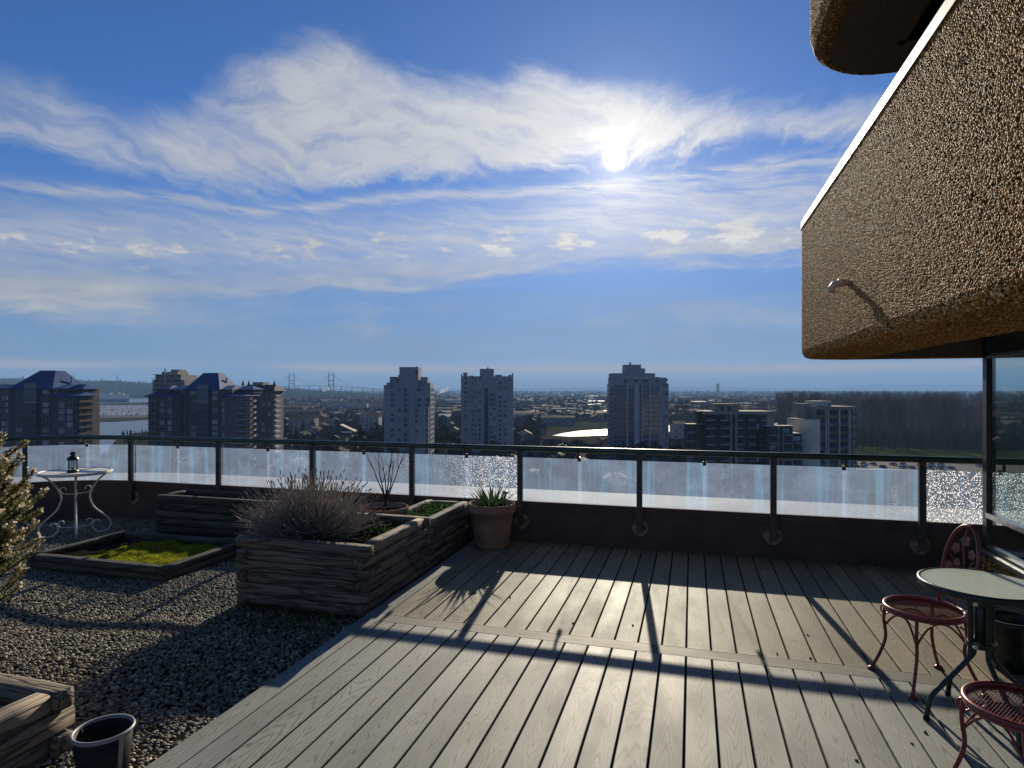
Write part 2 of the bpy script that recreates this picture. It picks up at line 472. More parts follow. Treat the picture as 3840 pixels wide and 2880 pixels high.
def glass_material(name, veil, glit, glit_col=(1, .97, .93)):
    """grimy railing glass: clear, with a film of dirt and run marks that catches the light from behind"""
    m, p = newmat(name); n = E.nt.nodes
    x, y, z = sepxyz(coords())          # x along the pane, z up
    r = rnd()
    runs = noise(vec(x * 11.0 + r * 50, z * 0.5, r * 7.0), 1.0, 4, 0.6)
    runs2 = noise(vec(x * 55.0 + r * 50, z * 1.2, r * 3.0), 1.0, 3, 0.6)
    dirt = noise(vec(x * 4.0 + r * 20, z * 5.0, r), 1.0, 6, 0.65)
    drip = gauss(x, 0.0, 0.012) + gauss(x, 0.022, 0.007) * 0.6
    splat = smooth(.70, .80, noise(vec(x * 26.0 + r * 9, z * 34.0, r), 1.0, 4, .65)) * .5
    film = (smooth(.48, .78, runs) * .34 + smooth(.5, .8, runs2) * .16 + smooth(.3, .8, dirt) * .22 + drip * .30 + .40 + splat) * veil
    vd = voronoi(vec(x + r * 3.1, z * 1.0, 0.0), 92.0)
    rr = noise(vec(x * 160 + r * 7, z * 160, 1.0), 1.0, 1)
    side = smooth(-.62, .35, x) if glit < 1 else smooth(-9, -8, x)
    patch = (smooth(.46, .70, noise(vec(x * 3.0 + r * 40, z * 3.5, 2.0), 1.0, 4)) if glit < .9 else smooth(.20, .45, noise(vec(x * 3.0 + r * 40, z * 3.5, 2.0), 1.0, 4))) if glit < 1 else 1.0
    spk = smooth(.42, .16, vd) * smooth(.38, .52, rr + side * .12) * side * patch * glit  # sun sparkle on the panes, painted in as white translucent specks
    tr = n.new('ShaderNodeBsdfTransparent'); tr.inputs[0].default_value = (.86, .91, .94, 1)
    tl = n.new('ShaderNodeBsdfTranslucent')
    E.nt.links.new(mixc(spk.clamp(), mixc(smooth(.45, .7, runs), (.46, .62, .94), (.36, .62, 1.0)), glit_col).s, tl.inputs[0])
    gl = n.new('ShaderNodeBsdfGlossy'); gl.inputs['Roughness'].default_value = .06
    mx = n.new('ShaderNodeMixShader'); E.nt.links.new((film + spk * .95).clamp().s, mx.inputs[0])
    E.nt.links.new(tr.outputs[0], mx.inputs[1]); E.nt.links.new(tl.outputs[0], mx.inputs[2])
    fr = n.new('ShaderNodeLayerWeight')
    mx2 = n.new('ShaderNodeMixShader'); E.nt.links.new((E(fr.outputs['Facing']) ** 5.0 * .9 + .035).clamp().s, mx2.inputs[0])
    E.nt.links.new(mx.outputs[0], mx2.inputs[1]); E.nt.links.new(gl.outputs[0], mx2.inputs[2])
    E.nt.links.new(mx2.outputs[0], n['Material Output'].inputs['Surface'])
    return m
M_glass = glass_material('railing_glass_dirty', .38, .30)
M_glass_drop_glints = glass_material('railing_glass_droplet_glints', .34, .99)
M_glass_obscure = glass_material('railing_glass_obscure', .24, 1.3)

rail = thing('glass_railing', W(0, 6.225, 0), 'dark green metal railing with grimy glass panels along the roof edge', 'railing')
def kid(o): return at_origin(o, rail)
kid(sweep(MB(), rail_path(0.0, 5.2), [(.029*math.cos(2*PI*k/14), .966 - .029*math.sin(2*PI*k/14)) for k in range(14)]).build('top_rail', M_rail, smooth=True))
kid(sweep(MB(), rail_path(0.0, 5.2), [(.046, .322), (.046, .412), (.104, .412), (.104, .322)]).build('bottom_rail', M_concrete_brown))
post_t = [-9.32, -8.10, -6.83, -5.49, -4.19, -2.94, -1.714, -.496, .726, 1.934, 3.15, 4.37]
def rail_frame(u):
    """position on the railing's line for a (possibly bent) t coordinate, and its direction angle in terrace axes"""
    if u >= RC_T: return u, 6.225, 0.0
    a = min((RC_T - u) / RC_R, PI / 2)
    return RC_T - RC_R * math.sin(a), 6.225 - RC_R + RC_R * math.cos(a), a
post_me = MB()
post_me.box(-.027, .027, -.026, .012, .17, .945)
post_me.box(-.009, .009, -.040, -.0303, .42, .9)
post_me = post_me.mesh('post', M_post)
plate = MB()
n_ = 22
ring = []
pr = random.Random(5)
out = [(math.cos(2*PI*k/n_) * (.082 + pr.uniform(-.006, .006)), math.sin(2*PI*k/n_) * (.082 + pr.uniform(-.006, .006))) for k in range(n_)]
plate.hull2([(x, .0, z) for x, z in out], [(x*.92, -.012, z*.92) for x, z in out])
plate_me = plate.mesh('mount_plate', M_rust)
sock_me = MB().box(-.042, .042, -.052, -.031, .15, .30).mesh('bracket', M_post)
for u in post_t:
    tt, ss, a = rail_frame(u)
    p_ = put('post', post_me, None, W(tt, ss, 0), -TH + a); kid(p_)
    q = put('mount_plate', plate_me, p_, (0, .0455, .205))
for i, (ua, ub) in enumerate(zip(post_t[:-1], post_t[1:])):
    um = (ua + ub) / 2
    tt, ss, a = rail_frame(um)
    GO = .062
    # panes follow the bend in short facets
    half = (ub - ua) / 2 - (.004 if ua >= RC_T - .02 else .012)
    nseg = 10 if ua < RC_T - .01 else 1
    gb = MB()
    if nseg == 1:
        gb.add([(-half, 0, .413), (half, 0, .413), (half, 0, .868), (-half, 0, .868)], [(0, 1, 2, 3)])
        o = gb.build('glass_panel', M_glass_drop_glints if abs(ua + 2.94) < .01 else (M_glass_obscure if ua > 1.9 else M_glass), None, W(tt, ss + GO, 0), -TH)
    else:
        A = RC_R + GO
        for k in range(nseg):
            r0 = [];
            for kk in (k, k + 1):
                th_ = (-half + 2*half*kk/nseg) / RC_R
                r0.append((A * math.sin(th_), A * (math.cos(th_) - 1) + GO))
            (x0, y0), (x1, y1) = r0
            gb.add([(x0, y0, .413), (x1, y1, .413), (x1, y1, .868), (x0, y0, .868)], [(0, 1, 2, 3)])
        o = gb.build('glass_panel', M_glass, None, W(tt, ss, 0), -TH + a)
    kid(o)
    cm = MB(); cm.box(-.010, .010, -.010, .010, .878, .942); cm.box(-.010, .010, -.012, .076, .880, .892); cm.box(-.016, .016, .048, .076, .846, .8805)
    kid(cm.build('clip', M_chrome, None, W(tt, ss, 0), -TH + a))

# ---- the apartment block this terrace belongs to: pebble-dashed balcony bands above, a glazed corner below
M_agg = MAT('aggregate_mortar', (.055, .036, .022), .9, (.030, .020, .013), 40.0, .6, 120)
M_soffit = MAT('soffit', (.30, .23, .20), .9, (.20, .155, .135), 30.0, .8, 110)
M_flash = MAT('flashing', (.42, .41, .38), .42, (.33, .32, .30), 3.0, .1, 20, metal=.7)
M_pvc = MAT('plastic_pipe', (.58, .53, .42), .4, (.46, .41, .32), 9.0)
M_frame = MAT('window_frame', (.030, .030, .028), .35, (.018, .018, .017), 20.0, spec=.6)
M_alu = MAT('aluminium', (.55, .55, .53), .3, (.38, .38, .37), 12.0, metal=.9)

def inst_rnd():
    n = E.nt.nodes.new('ShaderNodeAttribute'); n.attribute_type = 'INSTANCER'; n.attribute_name = 'rnd'; return E(n.outputs['Fac'])
def pebble_material(name):
    m, p = newmat(name)
    r = inst_rnd()
    cr = E.nt.nodes.new('ShaderNodeValToRGB'); cr.color_ramp.interpolation = 'LINEAR'
    stops = [(0, (.060, .024, .009)), (.16, (.40, .155, .032)), (.30, (.60, .31, .080)), (.44, (.080, .040, .020)), (.58, (.70, .41, .130)), (.72, (.18, .080, .032)), (.86, (.58, .215, .036)), (1, (.95, .74, .44))]
    el_ = cr.color_ramp.elements
    el_[0].position, el_[0].color = stops[0][0], (*stops[0][1], 1)
    el_[1].position, el_[1].color = stops[-1][0], (*stops[-1][1], 1)
    for a_, b_ in stops[1:-1]:
        e_ = el_.new(a_); e_.color = (*b_, 1)
    E.nt.links.new(r.s, cr.inputs[0]); E.nt.links.new(cr.outputs[0], p.inputs['Base Color'])
    p.inputs['Roughness'].default_value = .55
    p.inputs['Specular IOR Level'].default_value = .05
    return m
M_pebble = pebble_material('wall_pebble')

def scatter(o, mat, density, size, squash=(1, .78, .6), seed=1, tilt=.5, lift=0.0, subdiv=1, keep=True):
    """fill the faces of o with small stones (geometry nodes)"""
    ng = bpy.data.node_groups.new('stones', 'GeometryNodeTree')
    ng.interface.new_socket('Geometry', in_out='INPUT', socket_type='NodeSocketGeometry')
    ng.interface.new_socket('Geometry', in_out='OUTPUT', socket_type='NodeSocketGeometry')
    N_ = ng.nodes; L_ = ng.links
    gi = N_.new('NodeGroupInput'); go = N_.new('NodeGroupOutput')
    dp = N_.new('GeometryNodeDistributePointsOnFaces'); dp.distribute_method = 'POISSON'
    dp.inputs['Distance Min'].default_value = size[0] * 1.15
    dp.inputs['Density Max'].default_value = density; dp.inputs['Seed'].default_value = seed
    L_.new(gi.outputs[0], dp.inputs['Mesh'])
    ic = N_.new('GeometryNodeMeshIcoSphere'); ic.inputs['Radius'].default_value = 1.0; ic.inputs['Subdivisions'].default_value = subdiv + 1
    ss = N_.new('GeometryNodeSetShadeSmooth'); L_.new(ic.outputs[0], ss.inputs[0])
    sm = N_.new('GeometryNodeSetMaterial'); sm.inputs['Material'].default_value = mat; L_.new(ss.outputs[0], sm.inputs[0])
    ip = N_.new('GeometryNodeInstanceOnPoints'); L_.new(dp.outputs['Points'], ip.inputs['Points']); L_.new(sm.outputs[0], ip.inputs['Instance'])
    L_.new(dp.outputs['Rotation'], ip.inputs['Rotation'])
    rv = N_.new('FunctionNodeRandomValue'); rv.data_type = 'FLOAT_VECTOR'
    rv.inputs[0].default_value = tuple(size[0] * q for q in squash); rv.inputs[1].default_value = tuple(size[1] * q for q in squash)
    L_.new(rv.outputs[0], ip.inputs['Scale'])
    rr = N_.new('FunctionNodeRandomValue'); rr.data_type = 'FLOAT_VECTOR'
    rr.inputs[0].default_value = (-tilt, -tilt, -PI); rr.inputs[1].default_value = (tilt, tilt, PI); rr.inputs['Seed'].default_value = 7
    ri = N_.new('GeometryNodeRotateInstances'); L_.new(ip.outputs[0], ri.inputs[0]); L_.new(rr.outputs[0], ri.inputs['Rotation'])
    sa_n = N_.new('GeometryNodeStoreNamedAttribute'); sa_n.data_type = 'FLOAT'; sa_n.domain = 'INSTANCE'; sa_n.inputs['Name'].default_value = 'rnd'
    rc = N_.new('FunctionNodeRandomValue'); rc.inputs['Seed'].default_value = 31
    L_.new(ri.outputs[0], sa_n.inputs['Geometry']); L_.new(rc.outputs[1], sa_n.inputs['Value']); ri = sa_n
    if keep:
        jn = N_.new('GeometryNodeJoinGeometry'); L_.new(gi.outputs[0], jn.inputs[0]); L_.new(ri.outputs[0], jn.inputs[0])
        L_.new(jn.outputs[0], go.inputs[0])
    else: L_.new(ri.outputs[0], go.inputs[0])
    md = o.modifiers.new('stones', 'NODES'); md.node_group = ng
    return o

def pebbles(base_, *a, **k):
    o = base_
    if o.name.startswith('pebble_bed'): o.name = 'pebble_dash'
    else: o = put('pebble_dash', base_.data, block, base_.location)
    o['kind'] = 'stuff'
    return scatter(o, M_pebble, *a, keep=False, **k)
block = thing('apartment_building', W(2.4, 4.0, -0.12), 'brown pebble-dashed apartment building with balcony bands and a glazed corner at right', 'building', -TH)
BX, BY = 2.4, 4.0
T_W = .973
def band_plan(t0, s_arc, rad, s_near):
    pts = [(t0, s_near), (t0, s_arc * .35 + s_near * .65), (t0, s_arc * .7 + s_near * .3), (t0, s_arc)]
    for i in range(1, 11):
        a = PI / 2 * i / 10
        pts.append((t0 + rad * (1 - math.cos(a)), s_arc + rad * math.sin(a)))
    pts.append((5.4, s_arc + rad))
    return pts
def band(plan, prof, name, mat, close=False):
    """extrude a profile of (inward offset, z) along the plan"""
    n = len(plan); vs = []; m = len(prof)
    for i, (t_, s_) in enumerate(plan):
        a = plan[max(i-1, 0)]; b = plan[min(i+1, n-1)]
        d = Vector((b[0]-a[0], b[1]-a[1])).normalized(); nn = Vector((d.y, -d.x))      # inward = to the right of travel
        for o_, z_ in prof: vs.append((t_ + nn.x*o_ - BX, s_ + nn.y*o_ - BY, z_ + .12))
    fs = [(i*m+k, (i+1)*m+k, (i+1)*m+k+1, i*m+k+1) for i in range(n-1) for k in range(m-1)]
    if close: fs += [(i*m+m-1, (i+1)*m+m-1, (i+1)*m, i*m) for i in range(n-1)]
    return MB().add(vs, fs).build(name, mat, block)
plan1 = band_plan(T_W, 6.18, .50, -1.6)
face_prof = [(.02, 3.08), (0, 3.06), (0, 2.6), (0, 2.2), (0, 1.935), (.008, 1.905), (.022, 1.880), (.055, 1.868)]
f1 = band(plan1, face_prof, 'balcony_band', M_agg)
s1 = band(plan1, [(.055, 1.8675), (.26, 1.860), (.50, 1.856), (.505, 2.10), (1.4, 2.10), (4.0, 2.10)], 'soffit', M_soffit)
pebbles(band(band_plan(T_W, 6.18, .50, 1.7), face_prof, 'pebble_bed', M_agg), 22000, (.0050, .0108), (1, .80, .72), 3, .6)
pebbles(band(band_plan(T_W, 6.18, .50, 1.7), [(.055, 1.8675), (.26, 1.860), (.50, 1.856)], 'pebble_bed', M_agg), 9000, (.004, .007), seed=9)
fl1 = band(plan1, [(.12, 3.095), (-.012, 3.118), (-.014, 3.055), (-.006, 3.055), (-.006, 3.07), (.12, 3.085)], 'flashing', M_flash, True)
band(plan1, [(.12, 3.09), (.12, 2.2), (3.0, 2.2)], 'balcony_inside', M_agg)
plan2 = band_plan(T_W, 5.75, .70, -1.6)
face2 = [(.02, 5.68), (0, 5.66), (0, 5.1), (0, 4.60), (.03, 4.50), (.09, 4.45), (.14, 4.435)]
f2 = band(plan2, face2, 'balcony_band', M_agg)
s2_ = band(plan2, [(.14, 4.4345), (.6, 4.42), (4.0, 4.42)], 'soffit', M_soffit)
pebbles(band(band_plan(T_W, 5.75, .70, 3.4), face2, 'pebble_bed', M_agg), 18000, (.0050, .0100), (1, .8, .72), 5, .6)
band(plan2, [(.12, 5.70), (-.012, 5.73), (-.014, 5.655), (-.006, 5.655), (.12, 5.69)], 'flashing', M_flash, True)
# the storey wall behind the balcony
MB().box(2.6 - BX, 2.75 - BX, -1.6 - BY, 5.6 - BY, 2.2, 4.57).build('upper_wall', M_agg, block)
# drain spout
spout = MB()
SS_, SZ_ = 4.46, 2.262
sp = [(T_W + .03, SZ_ + .010), (T_W - .060, SZ_ + .006), (T_W - .084, SZ_), (T_W - .096, SZ_ - .016), (T_W - .098, SZ_ - .055)]
spout.tube([(a - BX, SS_ - BY, c_ + .12) for a, c_ in sp], [.022, .022, .023, .023, .023], 14)
spout.tube([(T_W - .030 - BX, SS_ - BY, SZ_ + .128), (T_W - .062 - BX, SS_ - BY, SZ_ + .126)], .0255, 14)
spout.build('drain_spout', M_pvc, block, smooth=True)

# glazed corner below
WT, WS = 2.375, 6.10
def wbox(name, mat, t0, t1, s0, s1, z0, z1, par_=None):
    return MB().box(t0 - BX, t1 - BX, s0 - BY, s1 - BY, z0 + .12, z1 + .12).build(name, mat, par_ or block)
wb = wbox('base_wall', M_agg, WT - .03, WT + .12, -1.6, WS + .03, -.10, .215)
pebbles(wb, 12000, (.0065, .0115), seed=11, tilt=.45)
wbox('base_wall', M_agg, WT + .12, 5.2, WS - .12, WS + .03, -.10, .215)
for s_ in (WS, 4.72, 3.34, 1.96):
    wbox('mullion', M_frame, WT - .022, WT + .045, s_ - .035, s_ + .035, .25, 2.10)
for t_ in (3.5, 4.7):
    wbox('mullion', M_frame, t_ - .03, t_ + .03, WS - .04, WS + .022, .25, 2.10)
wbox('sill', M_alu, WT - .075, WT + .10, -1.6, WS + .05, .2152, .245)
wbox('sill', M_alu, WT + .10, 5.2, WS - .1, WS + .05, .2152, .245)
for s0_, s1_ in ((4.757, WS - .037), (3.377, 4.683), (1.997, 3.303)):
    wbox('transom', M_alu, WT - .030, WT + .030, s0_, s1_, .515, .555)
    wbox('head_rail', M_alu, WT - .020, WT + .030, s0_, s1_, 1.84, 1.87)
    wbox('bottom_rail', M_alu, WT - .020, WT + .030, s0_, s1_, .262, .290)
def window_glass(name):
    m, p = newmat(name); n = E.nt.nodes
    tr = n.new('ShaderNodeBsdfTransparent'); tr.inputs[0].default_value = (.74, .82, .80, 1)
    gl = n.new('ShaderNodeBsdfGlossy'); gl.inputs['Roughness'].default_value = .01
    lw = n.new('ShaderNodeLayerWeight')
    mx = n.new('ShaderNodeMixShader')
    E.nt.links.new((E(lw.outputs['Facing']) ** 4.0 * .9 + .06).clamp().s, mx.inputs[0]); E.nt.links.new(tr.outputs[0], mx.inputs[1]); E.nt.links.new(gl.outputs[0], mx.inputs[2])
    E.nt.links.new(mx.outputs[0], n['Material Output'].inputs['Surface'])
    return m
M_wglass = window_glass('window_glass')
for s0_, s1_ in ((4.757, WS - .037), (3.377, 4.683), (1.997, 3.303)):
    for za, zb in ((.556, 1.839), (.291, .514)):
        MB().add([(WT - BX, s0_ - BY, za + .12), (WT - BX, s1_ - BY, za + .12), (WT - BX, s1_ - BY, zb + .12), (WT - BX, s0_ - BY, zb + .12)], [(0, 1, 2, 3)]).build('pane', M_wglass, block)
for ta, tb in ((WT + .05, 3.46), (3.54, 4.66)):
    MB().add([(ta - BX, WS - BY, .37), (tb - BX, WS - BY, .37), (tb - BX, WS - BY, 2.12), (ta - BX, WS - BY, 2.12)], [(0, 1, 2, 3)]).build('pane', M_wglass, block)

# ---- gravel
M_stone, p = newmat('gravel_stone')
r = inst_rnd()
cr = E.nt.nodes.new('ShaderNodeValToRGB')
for i, (a_, b_) in enumerate([(0, (.080, .070, .052)), (1, (.50, .44, .32))]):
    cr.color_ramp.elements[i].position = a_; cr.color_ramp.elements[i].color = (*b_, 1)
for a_, b_ in ((.22, (.19, .16, .105)), (.45, (.110, .100, .082)), (.62, (.30, .25, .16)), (.78, (.16, .115, .070)), (.9, (.36, .31, .23))):
    e_ = cr.color_ramp.elements.new(a_); e_.color = (*b_, 1)
E.nt.links.new(r.s, cr.inputs[0]); E.nt.links.new(cr.outputs[0], p.inputs['Base Color'])
p.inputs['Roughness'].default_value = .6; p.inputs['Specular IOR Level'].default_value = .2
M_soil = MAT('soil', (.020, .016, .012), .95, (.035, .028, .02), 30.0, .8, 60)
g = MB(); gp = []
nx, ny = 60, 60
def grav_inside(t_, s_):
    if t_ > -2.2: return False
    if t_ < RC_T:
        lim = RC_R + .05
        if s_ > 6.225 - RC_R: return (t_ - RC_T)**2 + (s_ - 6.225 + RC_R)**2 < lim*lim
        return t_ > RC_T - lim
    return s_ < 6.272
rg = random.Random(2)
T0, T1, S0, S1 = -8.45, -2.2, .3, 6.272
grid = {}
for i in range(nx + 1):
    for j in range(ny + 1):
        t_ = T0 + (T1 - T0) * i / nx; s_ = S0 + (S1 - S0) * j / ny
        h = .012 * math.sin(t_*3.1 + s_*1.7) + .010 * math.sin(s_*4.3 - t_*2.0) + rg.uniform(-.003, .003)
        grid[i, j] = len(g.v); g.v.append(tuple(W(t_, s_, GRAV + h - .01)))
for i in range(nx):
    for j in range(ny):
        t_ = T0 + (T1 - T0) * (i + .5) / nx; s_ = S0 + (S1 - S0) * (j + .5) / ny
        if grav_inside(t_, s_):
            g.f.append((grid[i, j], grid[i+1, j], grid[i+1, j+1], grid[i, j+1])); g.m.append(0)
grav = g.build('gravel', M_soil)
tag(grav, 'round grey and tan pebbles covering the roof left of the deck', 'gravel', kind='stuff')
scatter(grav, M_stone, 3200, (.0080, .0185), (1, .78, .58), 21, .7)
# ================================================================== furniture
M_red = MAT('red_enamel', (.25, .034, .028), .30, (.15, .020, .018), 30.0, .12, 90, spec=.6)
M_green = MAT('dark_green_enamel', (.018, .032, .026), .36, (.010, .016, .014), 25.0, .1, 80)
M_bolt = MAT('bolt_cap', (.62, .60, .52), .5)
M_white = MAT('cream_enamel', (.60, .585, .52), .45, (.40, .34, .26), 22.0, .2, 70, lo=.5, hi=.75)
M_black = MAT('black_metal', (.014, .013, .014), .42, (.03, .022, .018), 20.0)
M_terra = MAT('terracotta', (.46, .24, .145), .85, (.30, .17, .115), 6.0, .35, 50, lo=.3, hi=.72)
M_terra2 = MAT('terracotta_chalky', (.30, .15, .09), .9, (.33, .24, .18), 9.0, .4, 60)

def arc(c, r, a0, a1, n, ax='xz'):
    out = []
    for i in range(n + 1):
        a = a0 + (a1 - a0) * i / n
        u, v = r * math.cos(a), r * math.sin(a)
        out.append((c[0] + u, c[1], c[2] + v) if ax == 'xz' else (c[0] + u, c[1] + v, c[2]))
    return out

def bez(pts, n=24):
    """Catmull-Rom through points"""
    P = [Vector(p) for p in pts]; P = [P[0]*2 - P[1]] + P + [P[-1]*2 - P[-2]]
    out = []; seg = len(P) - 3; per = max(2, n // seg)
    for i in range(seg):
        a, b, c_, d = P[i:i+4]
        for k in range(per):
            u = k / per
            out.append(0.5 * ((b*2) + (c_-a)*u + (a*2 - b*5 + c_*4 - d)*u*u + (b*3 - a - c_*3 + d)*u**3))
    out.append(P[-2]); return out

# ---- red wrought-iron chair, local: seat centre at origin, back towards +x
def make_chair(label):
    Z, r = .40, .184
    root = thing('wrought_iron_chair', (0, 0, 0), label, 'chair', 0, 'red wrought iron chairs')
    m = MB(); m.tube([(r*math.cos(a), r*math.sin(a), Z) for a in [2*PI*i/48 for i in range(49)]], .0105, 10, False)
    m.tube([((r-.003)*math.cos(a), (r-.003)*math.sin(a), Z - .017) for a in [2*PI*i/48 for i in range(49)]], .0085, 8, False)
    m.build('seat_rim', M_red, root, smooth=True)
    # expanded metal: two families of slightly wavy strands
    m = MB(); pitch = .0125
    for fam in (1, -1):
        ang_ = R(32) * fam
        d = Vector((math.cos(ang_), math.sin(ang_), 0)); nrm = Vector((-d.y, d.x, 0))
        k = -int(r / (pitch*.85)); 
        while k * pitch * .85 < r:
            o_ = k * pitch * .85; h = math.sqrt(max((r - .004)**2 - o_*o_, 0))
            if h > .01:
                steps = max(2, int(h * 2 / .05)); pts = []
                for i in range(steps + 1):
                    q = nrm * o_ + d * (-h + 2*h*i/steps)
                    pts.append((q.x, q.y, Z - .004 - .012 * (1 - (q.length / r)**2) + .0012 * fam))
                m.tube(pts, .00125, 4, False)
            k += 1
    m.build('seat_mesh', M_red, root)
    lm = []
    for sx, sy, dx_, dy_ in ((-.125, -.125, -.055, -.045), (-.125, .125, -.055, .045), (.130, -.118, .075, -.05), (.130, .118, .075, .05)):
        m = MB()
        p_ = [(sx*1.02, sy*1.02, Z - .012), (sx*1.07, sy*1.07, Z - .10), (sx*1.02 , sy*1.02, Z - .20), (sx + dx_*.45, sy + dy_*.45, .10), (sx + dx_, sy + dy_, .012)]
        m.tube(bez(p_, 20), .0085, 9); leg_ = m.build('leg', M_red, root, smooth=True)
        MB().lathe([(.0, .0), (.024, .0), (.024, .006), (.012, .016), (.0, .018)], 14, (sx + dx_, sy + dy_, 0)).build('foot', M_red, leg_, smooth=True)
        # small curl where leg meets seat
        q = MB(); c0 = Vector((sx, sy, 0)).normalized()
        pts = []
        for i in range(15):
            a = PI * 1.35 * i / 14
            pts.append(Vector((sx*1.03, sy*1.03, Z - .035)) + c0 * (.022 * math.sin(a)) + Vector((0, 0, .024 * math.cos(a) - .012)))
        q.tube(pts, .0045, 6); q.build('scroll', M_red, leg_, smooth=True)
    for (ax_, ay), (bx_, by) in (((-.13, -.13), (-.13, .13)), ((.135, -.12), (.135, .12)), ((-.13, -.13), (.135, -.12)), ((-.13, .13), (.135, .12))):
        A = Vector((ax_*1.03, ay*1.03, Z - .15)); B = Vector((bx_*1.03, by*1.03, Z - .15)); pts = []
        for i in range(17):
            u = i / 16; h = .105 * (1 - abs(2*u - 1)**2.4)
            q = A.lerp(B, u); inward = Vector((q.x, q.y, 0)) * (-.12 * math.sin(PI*u))
            pts.append(q + inward + Vector((0, 0, h)))
        m = MB(); m.tube(pts, .0055, 7); m.build('brace', M_red, root, smooth=True)
    # back: an arch leaning away, filled with vine leaves
    def bk(y, z):            # point on the back surface
        u = (z - Z) / .44
        return Vector((.172 + .075*u - .05*(y/.15)**2 * .4, y, z))
    prof = []
    for i in range(41):
        a = PI * i / 40
        y = -.15 * math.cos(a) * (1 - .28 * (1 - math.sin(a))**1.5); z = Z - .01 + .452 * math.sin(a)**.75 if 0 < i < 40 else Z - .02
        prof.append(bk(y, z))
    m = MB(); m.tube(prof, .0088, 9); m.build('back_hoop', M_red, root, smooth=True)
    m = MB()
    m.tube(bez([bk(0, Z + .01), bk(.02, Z + .12), bk(-.015, Z + .22), bk(.01, Z + .33), bk(0, Z + .43)], 24), .005, 7)
    m.tube(bez([bk(0, Z + .05), bk(.07, Z + .14), bk(.05, Z + .22), bk(.085, Z + .27)], 18), .004, 6)
    m.tube(bez([bk(0, Z + .05), bk(-.07, Z + .14), bk(-.05, Z + .22), bk(-.085, Z + .27)], 18), .004, 6)
    m.tube(bez([bk(-.10, Z + .09), bk(-.03, Z + .12), bk(.03, Z + .12), bk(.10, Z + .09)], 18), .004, 6)
    vine_ = m.build('vine', M_red, root, smooth=True)
    rl = random.Random(4)
    for y, z, s_, a0 in ((-.06, .30, .026, .4), (.055, .31, .027, -.3), (0, .36, .031, 0), (-.085, .22, .022, .8), (.085, .21, .022, -.9), (-.03, .20, .02, .2), (.035, .235, .022, -.5), (.02, .15, .018, .6), (-.06, .13, .019, 1.0), (.07, .12, .019, -.8)):
        m = MB(); ring_a, ring_b = [], []
        for k in range(14):
            a = 2*PI*k/14; rr_ = s_ * (1 + .22 * math.cos(5*a))
            yy, zz = rr_*math.cos(a + a0), rr_*math.sin(a + a0)
            q = bk(y + yy, Z + z + zz); ring_a.append(q + Vector((-.002, 0, 0))); ring_b.append(q + Vector((.002, 0, 0)))
        m.hull2(ring_b, ring_a); m.build('leaf', M_red, vine_)
    return root
ch1 = make_chair('dark red chair with round mesh seat and arched leafy back, tucked behind the glass table')
ch1.location = (2.22, 3.35, 0); ch1.rotation_euler = (0, 0, R(2))
ch2 = copy_tree(ch1)
ch2.location = (1.905, 2.31, 0); ch2.rotation_euler = (0, 0, R(8))
ch2['label'] = 'nearest red iron chair, its mesh seat cut off by the right edge of the photo'

M_blackpot = MAT('black_plastic', (.020, .020, .020), .62, (.032, .031, .030), 20.0)
# ---- bistro table
tb = thing('glass_table', (2.232, 2.956, 0), 'round patio table with rippled glass top and bent dark green legs', 'table', 0)
ZT, RT = .66, .257
m = MB(); m.lathe([(RT - .016, -.022), (RT, -.024), (RT + .003, -.012), (RT, .0), (RT - .008, .004), (RT - .016, .0), (RT - .016, -.022)], 56, (0, 0, ZT))
m.f = m.f[:-2] if len(m.f[-1]) > 4 else m.f; m.m = m.m[:len(m.f)]
m.build('rim', M_green, tb, smooth=True)
M_tglass, p = newmat('rippled_glass'); n = E.nt.nodes
v3 = coords()
p.inputs['Base Color'].default_value = (.52, .62, .55, 1); p.inputs['Roughness'].default_value = .16
p.inputs['Transmission Weight'].default_value = .0; p.inputs['Specular IOR Level'].default_value = .7
link(mixc(smooth(.3, .7, noise(v3, 90, 3)), (.68, .78, .68), (.92, .97, .88)), p, 'Base Color')
set_bump(p, noise(v3, 120, 2, .5), .6, .004)
tr = n.new('ShaderNodeBsdfTransparent'); tr.inputs[0].default_value = (.85, .93, .88, 1)
tl = n.new('ShaderNodeBsdfTranslucent'); tl.inputs[0].default_value = (.80, .90, .80, 1)
mx0 = n.new('ShaderNodeMixShader'); mx0.inputs[0].default_value = .30
mx1 = n.new('ShaderNodeMixShader'); mx1.inputs[0].default_value = .30
E.nt.links.new(p.outputs[0], mx0.inputs[1]); E.nt.links.new(tl.outputs[0], mx0.inputs[2])
E.nt.links.new(mx0.outputs[0], mx1.inputs[1]); E.nt.links.new(tr.outputs[0], mx1.inputs[2]); E.nt.links.new(mx1.outputs[0], n['Material Output'].inputs['Surface'])
m = MB(); m.lathe([(RT - .0165, -.006), (RT - .0165, .0)], 56, (0, 0, ZT)); m.build('glass_top', M_tglass, tb)
for a in (R(176), R(86), R(-4), R(-94)):
    ca, sa_ = math.cos(a), math.sin(a)
    pts = [(.055, ZT - .025), (.050, ZT - .12), (.048, .40), (.050, .33), (.068, .285), (.19, .155), (.222, .118), (.236, .085), (.250, .012)]
    pth = bez([(x*ca, x*sa_, z) for x, z in pts], 40)
    m = MB(); m.tube(pth, .0115, 10); leg_ = m.build('leg', M_green, tb, smooth=True); MB().lathe([(0, 0), (.0135, 0), (.0135, .02), (0, .021)], 10, (.250*ca, .250*sa_, 0)).build('foot_cap', M_blackpot, leg_, smooth=True)
    m = MB(); m.tube([(.045*ca, .045*sa_, ZT - .035), (.23*ca, .23*sa_, ZT - .03)], .008, 8); m.build('arm', M_green, tb, smooth=True)
